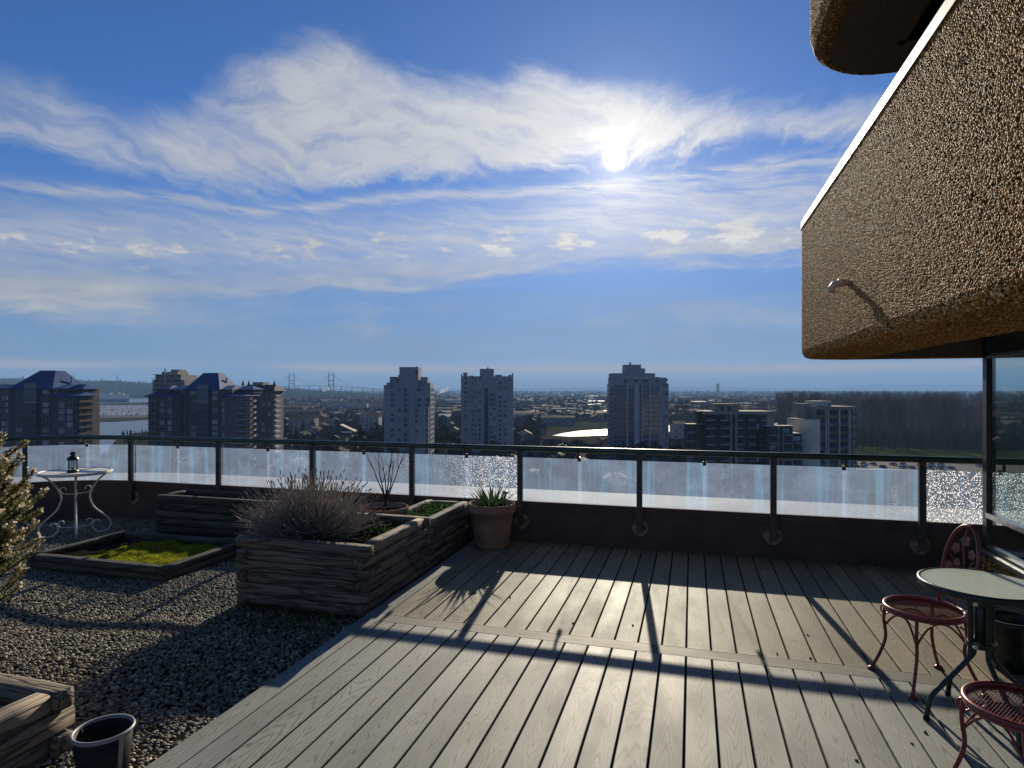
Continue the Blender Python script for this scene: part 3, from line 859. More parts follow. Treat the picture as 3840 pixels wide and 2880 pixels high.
for z in (ZT - .09, .37):
    m = MB(); m.lathe([(.038, -.012), (.062, -.012), (.062, .012), (.038, .012), (.038, -.012)], 20, (0, 0, z))
    m.f = [f for f in m.f if len(f) == 4]; m.m = m.m[:len(m.f)]
    col_ = m.build('collar', M_green, tb, smooth=False)
    for a in (R(215), R(35)):
        b = MB(); b.lathe([(0, 0), (.0095, 0), (.0095, .014), (.005, .020), (0, .021)], 10)
        o = b.build('bolt', M_bolt, col_, (.062*math.cos(a), .062*math.sin(a), z)); o.rotation_euler = (0, PI/2, a)
m = MB(); m.lathe([(.0, .36), (.030, .36), (.030, ZT - .03), (.0, ZT - .03)], 18); m.build('centre_tube', M_green, tb, smooth=True)

# ---- dark green plastic pot behind the table
pot = thing('plastic_pot', (2.82, 3.52, 0), 'dark green plastic pot standing on the deck behind the glass table', 'pot')
m = MB(); m.lathe([(0, 0), (.085, 0), (.098, .10), (.118, .25), (.128, .252), (.130, .285), (.120, .288), (.116, .255), (.085, .05), (0, .05)], 28)
m.build('body', M_green, pot, smooth=True)
MB().lathe([(0, .23), (.110, .23), (.0, .2305)], 20).build('soil', M_soil, pot)

# ---- terracotta pot with spiky leaves
pc = Vector((-.202, 6.27, 0))
tp = thing('terracotta_pot', pc, 'tall terracotta pot on the deck corner by the railing', 'pot')
m = MB(); m.lathe([(0, 0), (.165, 0), (.172, .02), (.196, .20), (.218, .345), (.234, .348), (.240, .375), (.238, .405), (.243, .412), (.238, .436), (.222, .438), (.214, .40), (.19, .36), (0, .358)], 40)
m.build('body', M_terra, tp, smooth=True)
MB().lathe([(0, .385), (.212, .385), (0, .392)], 28).build('soil', M_soil, tp)

M_blade = LEAF('iris_leaf', (.060, .105, .040), (.035, .070, .030), .35, 12.0, .3)
def blades(mb, rnd_, n, r0, hmin, hmax, lean, wid, c=(0,0,0), seg=5):
    for i in range(n):
        a = rnd_.uniform(0, 2*PI); q = rnd_.random()**.6 * r0
        base_ = Vector((c[0] + q*math.cos(a), c[1] + q*math.sin(a), c[2])); h = rnd_.uniform(hmin, hmax)
        d = Vector((math.cos(a), math.sin(a), 0)); side = Vector((-d.y, d.x, 0)); side = (side + d * rnd_.uniform(-.9, .9)).normalized()
        L = lean * rnd_.uniform(.3, 1.3) * h * (0.4 + q / max(r0, 1e-4)); cup = d.cross(Vector((0,0,1)))
        vs = []; fs = []
        for k in range(seg + 1):
            u = k / seg; w = wid * rnd_.uniform(.85, 1.1) * (1 - u**1.8) * (.65 + .7*u*(1-u)*2)
            ctr = base_ + d * (L * u*u) + Vector((0, 0, h * (u - .16*lean*u*u)))
            vs += [ctr - side*w, ctr + side*w + Vector((0, 0, 0))]
            if k: fs.append((2*k-2, 2*k-1, 2*k+1, 2*k))
        mb.add(vs, fs)
rb = random.Random(8)
iris = thing('iris_plant', pc + Vector((0, 0, .38)), 'clump of spiky green leaves growing in the tall terracotta pot', 'plant')
for i in range(54):
    m = MB(); blades(m, rb, 1, .17, .16, .31, .95, .0125)
    m.build('leaf', M_blade, iris)
m = MB(); blades(m, rb, 9, .19, .10, .2, 1.6, .006); m.build('withered_leaves', MAT('withered', (.22, .17, .09), .8, (.12, .09, .05)), iris)
fin = thing('garden_stake', pc + Vector((.135, .0, .38)), 'small solar light on a curved stake in the tall terracotta pot', 'garden light')
m = MB(); m.tube(bez([(0, 0, 0), (.004, 0, .06), (-.006, 0, .11), (.004, 0, .145)], 12), [.012, .011, .009, .008, .009, .010, .011, .010, .010, .010, .010, .010, .010][:13], 8)
m.build('stake', MAT('stake_wood', (.16, .12, .09), .8), fin, smooth=True)
m = MB(); m.lathe([(0, .140), (.026, .146), (.034, .160), (.032, .170), (.020, .178), (0, .180)], 16); m.build('lamp_head', M_alu, fin, smooth=True)

# ---- white scrollwork table with lantern, far left
wt = thing('scroll_table', (-4.93, 7.02, GRAV + .01), 'round cream wrought-iron table with scrolled legs on the gravel by the railing', 'table', R(36))
ZW, RW = .715, .425
m = MB(); m.lathe([(0, -.012), (RW - .02, -.012), (RW - .012, -.026), (RW, -.026), (RW + .004, -.010), (RW, .003), (RW - .014, .006), (RW - .02, 0), (0, 0)], 48, (0, 0, ZW))
m.build('table_top', M_white, wt, smooth=False)
wt.scale = (.83, .83, 1.0)
for a in (R(0), R(90), R(180), R(270)):
    ca, sa_ = math.cos(a), math.sin(a)
    prof = [(.375, ZW - .03), (.30, ZW - .075), (.215, ZW - .16), (.165, ZW - .26), (.165, ZW - .33), (.215, ZW - .43), (.325, ZW - .52), (.395, .13), (.405, .075), (.375, .026), (.315, .004), (.25, .008), (.205, .045), (.192, .095), (.215, .135), (.255, .142), (.285, .12)]
    m = MB(); m.tube(bez([(x*ca, x*sa_, z) for x, z in prof], 64), .0105, 8); m.build('leg', M_white, wt, smooth=True)
for z0, r0 in ((ZW - .255, .165), (.085, .19)):
    m = MB()
    for a in (R(0), R(90), R(180), R(270)):
        ca, sa_ = math.cos(a), math.sin(a); pts = []
        for i in range(22):
            u = i / 21
            if u < .45: x = .0 + u/.45 * r0 * .82; z = z0 + .01 * (u/.45)**2
            else:
                b = (u - .45) / .55 * PI * 1.55 - PI/2; rr_ = .042 * (1 - .35*(u - .45)/.55)
                x = r0*.82 + rr_ * math.cos(b); z = z0 + .01 + .042 + rr_ * math.sin(b)
            pts.append((x*ca, x*sa_, z))
        m.tube(pts, .0065, 6)
    m.build('scroll_brace', M_white, wt, smooth=True)
lt = thing('lantern', (-4.93 + .04, 6.92, GRAV + .01 + ZW + .001), 'small black metal lantern with domed lid on the cream scroll table', 'lantern'); lt.scale = (.95, .95, 1.15)
m = MB(); m.lathe([(0, 0), (.058, 0), (.060, .012), (.050, .022), (0, .024)], 18); m.build('base', M_black, lt, smooth=False)
for k in range(6):
    a = 2*PI*k/6 + .3; MB().tube([(.047*math.cos(a), .047*math.sin(a), .02), (.047*math.cos(a), .047*math.sin(a), .122)], .0042, 6).build('bar', M_black, lt)
m = MB(); m.lathe([(0, .118), (.060, .118), (.062, .128), (.050, .146), (.030, .158), (.022, .160), (.024, .172), (.032, .180), (.030, .192), (.014, .200), (0, .202)], 20); lid_ = m.build('lid', M_black, lt, smooth=False)
m = MB(); m.tube(arc((0, 0, .198), .027, R(-20), R(200), 16), .0022, 6); m.build('handle', M_alu, lid_, smooth=True)
M_lglass = window_glass('lantern_glass')
m = MB(); m.lathe([(.040, .024), (.040, .117)], 18); m.f = [f for f in m.f if len(f) == 4]; m.m = m.m[:len(m.f)]; m.build('glass', M_lglass, lt, smooth=True)
MB().lathe([(0, .024), (.017, .024), (.017, .055), (0, .057)], 12).build('candle', MAT('wax', (.7, .66, .55), .5), lt, smooth=False)

# ---- black nursery pot, near left
M_rimgrey = MAT('grey_plastic', (.24, .24, .24), .45, (.2, .2, .2), 18.0)
bp = thing('nursery_pot', (-1.70, 2.585, GRAV + .008), 'black nursery pot with grey rim and paper label beside the near planter', 'pot')
PH = .225
m = MB(); m.lathe([(0, 0), (.088, 0), (.108, PH), (.104, PH), (.084, .012), (0, .010)], 36); m.build('body', M_blackpot, bp, smooth=True)
m = MB(); m.lathe([(.104, PH - .007), (.113, PH - .008), (.1165, PH + .001), (.113, PH + .009), (.106, PH + .008), (.103, PH), (.104, PH - .007)], 40); m.f = [f for f in m.f if len(f) == 4]; m.m = m.m[:len(m.f)]; m.build('rim', M_rimgrey, bp, smooth=True)
def wrap(a0, a1, n_, z0_, z1_):
    va = []
    for z in (z0_, z1_):
        for k in range(n_ + 1):
            a = R(a0) + R(a1 - a0) * k / n_; rr_ = .0895 + .020 * z / PH
            va.append((rr_*math.cos(a), rr_*math.sin(a), z))
    return MB().add(va, [(k, k+1, k+n_+2, k+n_+1) for k in range(n_)])
wrap(-66, -46, 5, .02, .105).build('paper_label', MAT('label_paper', (.55, .50, .38), .8, (.46, .42, .32), 40.0), bp)
wrap(-27, -15, 2, .02, PH - .01).build('strip_label', M_rimgrey, bp)

# ================================================================== timber planters
def wood_material(name, c_a, c_b, c_d):
    m, p = newmat(name); x, y, z = sepxyz(coords()); r = rnd(); o_ = r * 31.0
    gr = noise(vec(x * 2.2 + o_, y * 42.0, z * 42.0 + o_), 1.0, 5, .65)
    cr_ = noise(vec(x * 1.6 + o_, y * 20.0 + r * 4, z * 20.0), 1.0, 3, .5)
    bl = noise(vec(x * 2.0 + o_, y * 5.0, z * 5.0), 1.0, 4)
    cc = mixc(smooth(.3, .7, gr), c_a, c_b)
    cc = mixc(smooth(.35, .65, bl) * .6, cc, c_d)
    crack = smooth(.055, .0, E.op('ABSOLUTE', cr_ - .5))
    cc = mixc(crack * .8, cc, (.012, .010, .008))
    k = r * .5 + .75
    cc = mixc(1.0, cc, vec(k, k, k), 'MULTIPLY'); link(cc, p, 'Base Color')
    p.inputs['Roughness'].default_value = .82
    set_bump(p, gr * .6 - crack, .8, .006)
    return m
M_wood = wood_material('weathered_log', (.27, .215, .150), (.165, .130, .095), (.105, .092, .075))
M_wood2 = wood_material('mossy_log', (.12, .100, .068), (.075, .064, .042), (.055, .056, .035))

def log(root, p0, p1, h, d, mat, seed):
    """squared log with rounded cheeks from p0 to p1 (terrace coords), base at z of p0"""
    rr_ = random.Random(seed); L = math.hypot(p1[0]-p0[0], p1[1]-p0[1]); n = 10; ns = max(4, int(L / .14))
    prof = []
    for k in range(14):
        a = 2*PI*k/14; ca, sa_ = math.cos(a), math.sin(a)
        prof.append((d/2 * math.copysign(abs(ca)**.42, ca), h/2 + (h/2 - .0015) * math.copysign(abs(sa_)**.26, sa_)))
    vs = []; fs = []; m_ = len(prof); ph = rr_.uniform(0, 9)
    for i in range(ns + 1):
        x = L * i / ns; w = 1 + .035*math.sin(x*7 + ph) + rr_.uniform(-.02, .02); e_ = .93 if i in (0, ns) else 1
        for y, z in prof: vs.append((x, y*w*e_ + .003*math.sin(x*5+ph), h/2 + (z - h/2)*e_*(1 if z < h/2 else 1 + rr_.uniform(-.02, .02))))
    for i in range(ns):
        for k in range(m_): fs.append((i*m_+k, i*m_+(k+1) % m_, (i+1)*m_+(k+1) % m_, (i+1)*m_+k))
    fs += [tuple(range(m_))[::-1], tuple(range(ns*m_, (ns+1)*m_))]
    a = math.atan2(p1[1]-p0[1], p1[0]-p0[0])
    loc = Vector((p0[0], p0[1], p0[2])) - Vector((root['o_t'], root['o_s'], root['o_z']))
    return MB().add(vs, fs).build('log', mat, root, loc, a, smooth=True)

def planter(label, t0, t1, s0, s1, z0, n, h, d, mat, soil_z, seed, sides='fblr'):
    root = thing('log_planter', W((t0+t1)/2, (s0+s1)/2, z0), label, 'planter', -TH)
    root['o_t'], root['o_s'], root['o_z'] = (t0+t1)/2, (s0+s1)/2, z0
    k = seed * 100
    for i in range(n):
        z = z0 + i*h; full_f = i % 2 == (n - 1) % 2 if seed % 2 else i % 2 == 0
        j = random.Random(k + i)
        x_in = 0 if full_f else d; y_in = d if full_f else 0
        ov = j.uniform(.0, .02)
        if 'f' in sides: log(root, (t0 + x_in - (ov if full_f else -.002), s0 + d/2, z), (t1 - x_in + (ov if full_f else -.002), s0 + d/2, z), h, d, mat, k + i*7)
        if 'b' in sides: log(root, (t0 + x_in - (ov if full_f else -.002), s1 - d/2, z), (t1 - x_in + (ov if full_f else -.002), s1 - d/2, z), h, d, mat, k + i*7 + 1)
        if 'l' in sides: log(root, (t0 + d/2, s0 + y_in - (ov if not full_f else -.002), z), (t0 + d/2, s1 - y_in + (ov if not full_f else -.002), z), h, d, mat, k + i*7 + 2)
        if 'r' in sides: log(root, (t1 - d/2, s0 + y_in - (ov if not full_f else -.002), z), (t1 - d/2, s1 - y_in + (ov if not full_f else -.002), z), h, d, mat, k + i*7 + 3)
    # soil, a little lumpy
    m = MB(); g_ = {}; rr_ = random.Random(k)
    for i in range(11):
        for j in range(11):
            x = t0 + d*.9 + (t1-t0-1.8*d)*i/10; y = s0 + d*.9 + (s1-s0-1.8*d)*j/10
            g_[i, j] = len(m.v); m.v.append((x - root['o_t'], y - root['o_s'], soil_z - z0 + rr_.uniform(-.012, .012)))
    for i in range(10):
        for j in range(10): m.f.append((g_[i,j], g_[i+1,j], g_[i+1,j+1], g_[i,j+1])); m.m.append(0)
    m.build('soil', M_soil, root)
    for q in ('o_t', 'o_s', 'o_z'): del root[q]
    return root
planter('large log planter with lavender beside the deck', -3.36, -2.255, 4.0, 5.12, GRAV, 6, .0865, .088, M_wood, .33, 1)
planter('narrow log planter between the lavender box and the railing', -2.74, -2.262, 5.135, 6.14, GRAV, 6, .079, .085, M_wood, .31, 2)
planter('dark log planter against the parapet behind the lavender', -5.95, -3.72, 5.76, 6.22, GRAV, 5, .086, .085, M_wood2, .30, 3)
planter('low square log frame filled with moss on the gravel', -5.92, -4.33, 4.28, 5.30, GRAV, 2, .062, .085, M_wood2, -.02, 4)
planter('near log planter at the bottom left corner with sunlit top rails', -4.0, -2.73, .9, 2.18, GRAV, 3, .10, .10, M_wood, .10, 5)

# ---- terracotta bowl with bare shrub
bc = Vector((-1.235, 5.97, GRAV + .005))
bw = thing('terracotta_bowl', bc, 'wide terracotta bowl behind the lavender planter with a bare shrub in it', 'pot')
m = MB(); m.lathe([(0, 0), (.13, 0), (.14, .02), (.215, .46), (.236, .470), (.242, .50), (.238, .518), (.222, .52), (.212, .49), (.18, .44), (0, .44)], 36); m.build('body', M_terra2, bw, smooth=True)
MB().lathe([(0, .475), (.205, .47), (0, .484)], 24).build('soil', M_soil, bw)
M_bark = MAT('dark_bark', (.060, .040, .034), .8, (.035, .026, .024), 40.0)
bs = thing('bare_shrub', bc + Vector((.02, 0, .47)), 'leafless shrub with dark upright stems in the terracotta bowl', 'shrub')
rt = random.Random(12)
def twig(mb, p, d, L, r0, depth, rnd_, up=.25, n=6):
    pts = [Vector(p)]; d = Vector(d).normalized(); rad = [r0]
    for i in range(n):
        d = (d + Vector((rnd_.uniform(-.16, .16), rnd_.uniform(-.16, .16), rnd_.uniform(-.05, .12) + up*.1))).normalized()
        pts.append(pts[-1] + d * L / n); rad.append(r0 * (1 - .72*(i+1)/n))
    mb.tube(pts, rad, 5)
    if depth:
        for q in range(rnd_.choice((1, 2, 2))):
            i = rnd_.randint(2, n - 1); a = rnd_.uniform(0, 2*PI)
            twig(mb, pts[i], d + Vector((math.cos(a)*.7, math.sin(a)*.7, .25)), L*rnd_.uniform(.35, .55), rad[i]*.7, depth-1, rnd_, up)
MB().tube([(0, 0, -.01), (.004, 0, .07), (0, .004, .12)], [.022, .016, .012], 7).build('stem', M_bark, bs, smooth=True)
for dx_, dy_, L in ((-.34, .1, .50), (-.16, -.1, .52), (.02, .12, .44), (.24, -.05, .52), (.36, .06, .50), (.12, .2, .40)):
    m = MB(); twig(m, (0, 0, .10), (dx_, dy_, 1), L, .0078, 2, rt); m.build('branch', M_bark, bs, smooth=True)

# ---- lavender
lc = W(-3.06, 4.50, .33)
lav = thing('lavender_bush', lc, 'wide dried lavender bush spilling over the large log planter', 'shrub')
M_stem = LEAF('lavender_stem', (.52, .47, .42), (.36, .325, .29), .45, 30.0)
M_spike = LEAF('lavender_spike', (.40, .35, .32), (.25, .215, .20), .4, 60.0)
M_lfol = LEAF('lavender_leaf', (.40, .38, .32), (.25, .24, .20), .45, 30.0)
rl = random.Random(31); ms, mk, mf = MB(), MB(), MB()
for i in range(2100):
    a = rl.uniform(0, 2*PI); tilt = rl.random()**.55 * R(74); d = Vector((math.sin(tilt)*math.cos(a), math.sin(tilt)*math.sin(a), math.cos(tilt)))
    L = .52 * rl.uniform(.62, 1.1) * (1 - .06*tilt); b = Vector((rl.uniform(-.18, .18), rl.uniform(-.16, .16), 0))
    droop = Vector((0, 0, -.06*math.sin(tilt)))
    p0, p1, p2 = b, b + d*L*.55, b + d*L + droop*rl.uniform(-.4, 1)
    ms.tube([p0, p1, p2], [.0024, .0020, .0014], 3, False)
    if rl.random() < .8:
        e_ = (p2 - p1).normalized(); hl = rl.uniform(.018, .045)
        mk.tube([p2 - e_*.004, p2 + e_*hl*.3, p2 + e_*hl*.75, p2 + e_*hl], [.0018, .0048, .0036, .0006], 4, False)
for i in range(3600):
    a = rl.uniform(0, 2*PI); tilt = rl.random()**.5 * R(88); d = Vector((math.sin(tilt)*math.cos(a), math.sin(tilt)*math.sin(a), math.cos(tilt)))
    q = d * rl.uniform(.12, .36) + Vector((rl.uniform(-.12, .12), rl.uniform(-.1, .1), 0)); dd = (d + Vector((rl.uniform(-.7, .7), rl.uniform(-.7, .7), rl.uniform(-.2, .7)))).normalized()
    sd = dd.orthogonal().normalized() * .0022; L = rl.uniform(.025, .055)
    mf.add([q - sd, q + sd, q + dd*L], [(0, 1, 2)])
for o in (ms.build('stems', M_stem, lav), mk.build('flower_spikes', M_spike, lav), mf.build('foliage', M_lfol, lav)): o['kind'] = 'stuff'

# ---- small plants in the narrow planter and weeds on the gravel
M_weed = LEAF('weed_leaf', (.065, .12, .030), (.035, .070, .022), .45)
rw = random.Random(44)
def leafy(mb, c, r, h, n, size, rnd_):
    for i in range(n):
        a = rnd_.uniform(0, 2*PI); q = rnd_.random()**.5 * r; z = rnd_.random() * h
        p_ = Vector(c) + Vector((q*math.cos(a), q*math.sin(a), z)); d = Vector((rnd_.uniform(-1, 1), rnd_.uniform(-1, 1), rnd_.uniform(-.1, .9))).normalized()
        s_ = d.orthogonal().normalized(); s_ = (s_ * math.cos(a) + d.cross(s_) * math.sin(a)) * size * .32
        L = size * rnd_.uniform(.7, 1.3)
        mb.add([p_, p_ + d*L*.5 + s_, p_ + d*L, p_ + d*L*.5 - s_], [(0, 1, 2, 3)])
for i, (t_, s_, lb) in enumerate(((-2.50, 5.42, 'low green seedlings in the near half of the narrow log planter'), (-2.50, 5.85, 'low green seedlings in the narrow log planter next to the railing'), (-2.52, 4.82, 'small green weeds at the back of the lavender planter'))):
    m = MB(); leafy(m, (0, 0, 0), .19, .09, 420, .026, rw); o = m.build('seedlings', M_weed, None, W(t_, s_, .315)); tag(o, lb, 'plant', kind='stuff')
m = MB()
for i in range(60):
    u = rw.random(); c_ = W(-3.3 + u*1.0, 3.97 - rw.random()**2 * .42, GRAV + .012)
    blades(m, rw, 9, .03, .02, .06, .9, .0022, c_, 2); leafy(m, c_, .04, .03, 6, .018, rw)
tag(m.build('weeds', M_weed), 'green weeds in the gravel along the foot of the lavender planter', 'weeds', kind='stuff')
# dry stalks in the parapet planter
M_dry = MAT('dry_stalk', (.20, .14, .07), .9, (.11, .075, .04), 30.0)
m = MB()
for i in range(26):
    c_ = W(-4.7 + rw.uniform(0, .9), 5.88 + rw.uniform(0, .2), .30); twig(m, c_, (rw.uniform(-.5, .5), rw.uniform(-.5, .5), 1), rw.uniform(.05, .15), .0028, 1, rw, .1, 4)
tag(m.build('dry_stalks', M_dry), 'dry brown stalks in the planter against the parapet', 'stalks', kind='stuff')

# ---- moss in the low frame
M_moss = LEAF('moss', (.38, .36, .03), (.19, .22, .025), .6, 14.0)
rm = np.random.RandomState(3)
m = MB(); g_ = {}; nx = 44
bumps = [(rm.uniform(-5.55, -4.5), rm.uniform(4.42, 5.2), rm.uniform(.06, .17), rm.uniform(.012, .040)) for _ in range(46)]
def moss_h(t_, s_): return max(.004, max(h_*(1 - ((t_-a)**2 + (s_-b)**2)/(r_*r_)) for a, b, r_, h_ in bumps)) 
for i in range(nx + 1):
    for j in range(nx + 1):
        t_ = -5.68 + 1.25*i/nx; s_ = 4.375 + .83*j/nx
        edge = min(1, max(0, (t_ + 5.68) / .3)) 
        g_[i, j] = len(m.v); m.v.append(tuple(W(t_, s_, -.022 + moss_h(t_, s_)*edge*1.15)))
for i in range(nx):
    for j in range(nx): m.f.append((g_[i,j], g_[i+1,j], g_[i+1,j+1], g_[i,j+1])); m.m.append(0)
rr_ = random.Random(9)
for i in range(26000):
    t_ = rr_.uniform(-5.45, -4.45); s_ = rr_.uniform(4.39, 5.2); q = W(t_, s_, -.024 + moss_h(t_, s_)*1.15*min(1, max(0, (t_+5.68)/.3)))
    d = Vector((rr_.uniform(-.6, .6), rr_.uniform(-.6, .6), 1)).normalized(); sd = Vector((rr_.uniform(-1, 1), rr_.uniform(-1, 1), 0)).normalized()*.0026
    m.add([q - sd, q + sd, q + d*rr_.uniform(.010, .024)], [(0, 1, 2)])
tag(m.build('moss', M_moss, smooth=True), 'bright yellow-green moss cushion inside the low log frame', 'moss', kind='stuff')

# ---- flowering shrub at the left edge
shb = thing('flowering_shrub', (-3.24, 3.58, GRAV), 'pale flowering evergreen shrub at the left edge of the photo', 'shrub')
M_sleaf = LEAF('shrub_leaf', (.20, .19, .065), (.10, .105, .04), .5, 12.0)
M_flower = LEAF('shrub_flower', (.78, .68, .55), (.60, .50, .40), .5, 30.0)
rs = random.Random(77); mbk, mlf, mfl = MB(), MB(), MB()
def sprig(p, d, L):
    d = Vector(d).normalized(); pts = [Vector(p)]; n_s = 9
    for i in range(n_s):
        d = (d + Vector((rs.uniform(-.1, .1), rs.uniform(-.1, .1), .07))).normalized(); pts.append(pts[-1] + d*L/n_s)
    mbk.tube(pts, [.0045*(1 - .75*i/n_s) for i in range(n_s + 1)], 4, False)
    for i in range(2, n_s + 1):
        for k in range(20):
            u = rs.random(); q = pts[i-1].lerp(pts[i], u); a = rs.uniform(0, 2*PI); s0_ = d.orthogonal().normalized(); o_ = s0_*math.cos(a) + d.cross(s0_)*math.sin(a)
            ld = (o_*.9 + d*rs.uniform(.3, 1.0)).normalized(); L2 = rs.uniform(.020, .038); sd = ld.cross(d).normalized()*.0044
            mlf.add([q, q + ld*L2*.5 + sd, q + ld*L2, q + ld*L2*.5 - sd], [(0, 1, 2, 3)])
    for c_ in range(rs.choice((2, 3, 4, 4))):
        i = rs.choice((n_s, n_s, n_s - 1, n_s - 3)); c0 = pts[i]
        for k in range(rs.randint(4, 9)):
            q = c0 + Vector((rs.uniform(-.016, .016), rs.uniform(-.016, .016), rs.uniform(-.012, .02))); ld = Vector((rs.uniform(-1, 1), rs.uniform(-1, 1), rs.uniform(-.2, 1))).normalized(); sd = ld.orthogonal().normalized()*.0065
            mfl.add([q, q + ld*.009 + sd, q + ld*.018, q + ld*.009 - sd], [(0, 1, 2, 3)])
for i in range(400):
    z = .40 + .84*rs.random()**.8; a = rs.uniform(-PI, PI); wide = .12 + .22*math.sin(PI*min(1, max(0, (z - .25)/1.05)))**.7
    q = rs.uniform(.15, .95) * wide; p_ = Vector((q*math.cos(a), q*math.sin(a), z))
    sprig(p_, (math.cos(a)*.9 + rs.uniform(-.5, .5), math.sin(a)*.9 + rs.uniform(-.5, .5), rs.uniform(.1, 1.1)), rs.uniform(.12, .22))
for i in range(7):
    a = 2*PI*i/7; mbk.tube(bez([(0, 0, 0), (.06*math.cos(a), .06*math.sin(a), .25), (.16*math.cos(a), .16*math.sin(a), .6), (.2*math.cos(a), .2*math.sin(a), 1.0)], 12), [.016 - .0011*k for k in range(13)], 5)
for o in (mbk.build('branches', M_bark, shb), mlf.build('foliage', M_sleaf, shb), mfl.build('flowers', M_flower, shb)): o['kind'] = 'stuff'

# ---- bits of dead leaf on the deck
M_bit = MAT('dead_leaf', (.05, .028, .018), .8, (.09, .05, .03), 60.0)
for px, py in ((1913, 2241), (2149, 2338), (2373, 2346), (2914, 2452), (3039, 2470), (3028, 2383), (3213, 2854), (3471, 2748), (3419, 2790)):
    D = FPX * EYE / (py - HORIZON); q = at(px, py, D); m = MB(); rr_ = random.Random(px)
    k = 7; ra = [(math.cos(2*PI*i/k)*.009*rr_.uniform(.6, 1.3), math.sin(2*PI*i/k)*.006*rr_.uniform(.6, 1.3)) for i in range(k)]
    m.hull2([(x, y, .001) for x, y in ra], [(x*.8, y*.8, .005 + rr_.uniform(0, .004)) for x, y in ra])
    tag(m.build('dead_leaf', M_bit, None, (q.x, q.y, 0), rr_.uniform(0, 6)), 'tiny dark dead leaf scrap lying on the deck boards', 'leaf', 'leaf scraps on the deck')
# ================================================================== the city below
G = -40.0
# ---- land, water, hills
def land_material():
    m, p = newmat('land'); v = coords(); x, y, z = sepxyz(v)
    n1 = noise(v, .010, 5, .6); n2 = noise(v, .06, 4, .6)
    cc = mixc(smooth(.4, .6, n1), (.045, .040, .030), (.036, .042, .022))
    cc = mixc(smooth(.55, .7, n2), cc, (.075, .07, .064))
    link(cc, p, 'Base Color'); p.inputs['Roughness'].default_value = .95; p.inputs['Specular IOR Level'].default_value = .0
    return m
def water_material():
    m, p = newmat('river_water'); v = coords()
    p.inputs['Base Color'].default_value = (.03, .04, .045, 1); p.inputs['Roughness'].default_value = .22
    p.inputs['IOR'].default_value = 1.33
    mp = E.nt.nodes.new('ShaderNodeMapping'); mp.inputs['Scale'].default_value = (.10, .35, 1); E.nt.links.new(v, mp.inputs[0])
    set_bump(p, noise(mp.outputs[0], 1.0, 4, .6), .35, .8)
    return m
M_land = land_material(); M_water = water_material()
S = 29000.0
land = MB(); land.add([(-S, -S, G), (S, -S, G), (S, S, G), (-S, S, G)], [(0, 1, 2, 3)])
tag(land.build('ground', M_land), 'dark winter land spreading to the horizon', kind='structure')
def gpt(px, py, z=G):
    D = FPX * (EYE - z) / (py - HORIZON); return at(px, py, D)
def sheet(name, pix, mat, z, label):
    m = MB(); P = [gpt(x, y, z) for x, y in pix]
    m.add([(p_.x, p_.y, z) for p_ in P], [tuple(range(len(P)))])
    return tag(m.build(name, mat), label, kind='structure')
sheet('river', [(-700, 1576), (200, 1578), (420, 1583), (600, 1572), (640, 1590), (600, 1615), (520, 1622), (440, 1640), (425, 1662), (400, 1690), (340, 1730), (100, 1790), (-700, 1850)], M_water, G + .12, 'pale river arm between the blue-roofed towers at left')
sheet('shipping_channel', [(-900, 1484), (200, 1485), (700, 1486), (900, 1490), (700, 1503), (420, 1512), (0, 1520), (-900, 1530)], M_water, G + .12, 'far river channel where the car ship lies')
sheet('river_reach', [(2070, 1633), (2110, 1624), (2170, 1616), (2330, 1606), (2470, 1596), (2640, 1585), (2660, 1598), (2560, 1616), (2400, 1626), (2250, 1633), (2130, 1637)], M_water, G + .12, 'glaring reach of river behind the glassy tower')
M_mud = MAT('shore', (.085, .070, .055), .95, (.05, .045, .035), .05)
M_asphalt = MAT('asphalt', (.055, .055, .056), .8, (.042, .042, .043), .08)
M_leaf_litter = MAT('leaf_litter', (.022, .018, .012), .95, (.014, .012, .009), .1, spec=.1)
M_grass = MAT('park_grass', (.065, .085, .024), .95, (.045, .060, .020), .03)
sheet('car_terminal', [(-700, 1524), (250, 1521), (700, 1517), (760, 1545), (640, 1563), (200, 1571), (-700, 1573)], M_asphalt, G + .15, 'asphalt car terminal on the far bank')
sheet('park_lawn', [(3160, 1672), (3500, 1686), (3900, 1690), (4600, 1694), (4600, 1728), (3900, 1722), (3500, 1712), (3180, 1700)], M_grass, G + .15, 'strip of green lawn in front of the bare trees')
sheet('wood_floor', [(2905, 1500), (4700, 1500), (4700, 1693), (3900, 1689), (3480, 1684), (3200, 1674), (3150, 1640), (2905, 1600)], M_leaf_litter, G + .12, 'dark leaf litter under the bare wood')
sheet('car_park', [(2900, 1725), (3900, 1742), (3900, 1772), (2900, 1756)], M_asphalt, G + .15, 'car park behind the railing at right')
sheet('road', [(1200, 1700), (2900, 1712), (2900, 1724), (1200, 1711)], M_asphalt, G + .15, 'road crossing behind the railing')
MB().box(-430, -255, 735, 745, G, G + 3.2).build('quay', M_mud)
tag(bpy.data.objects['quay'], 'brown quay wall along the near edge of the car terminal', kind='structure')

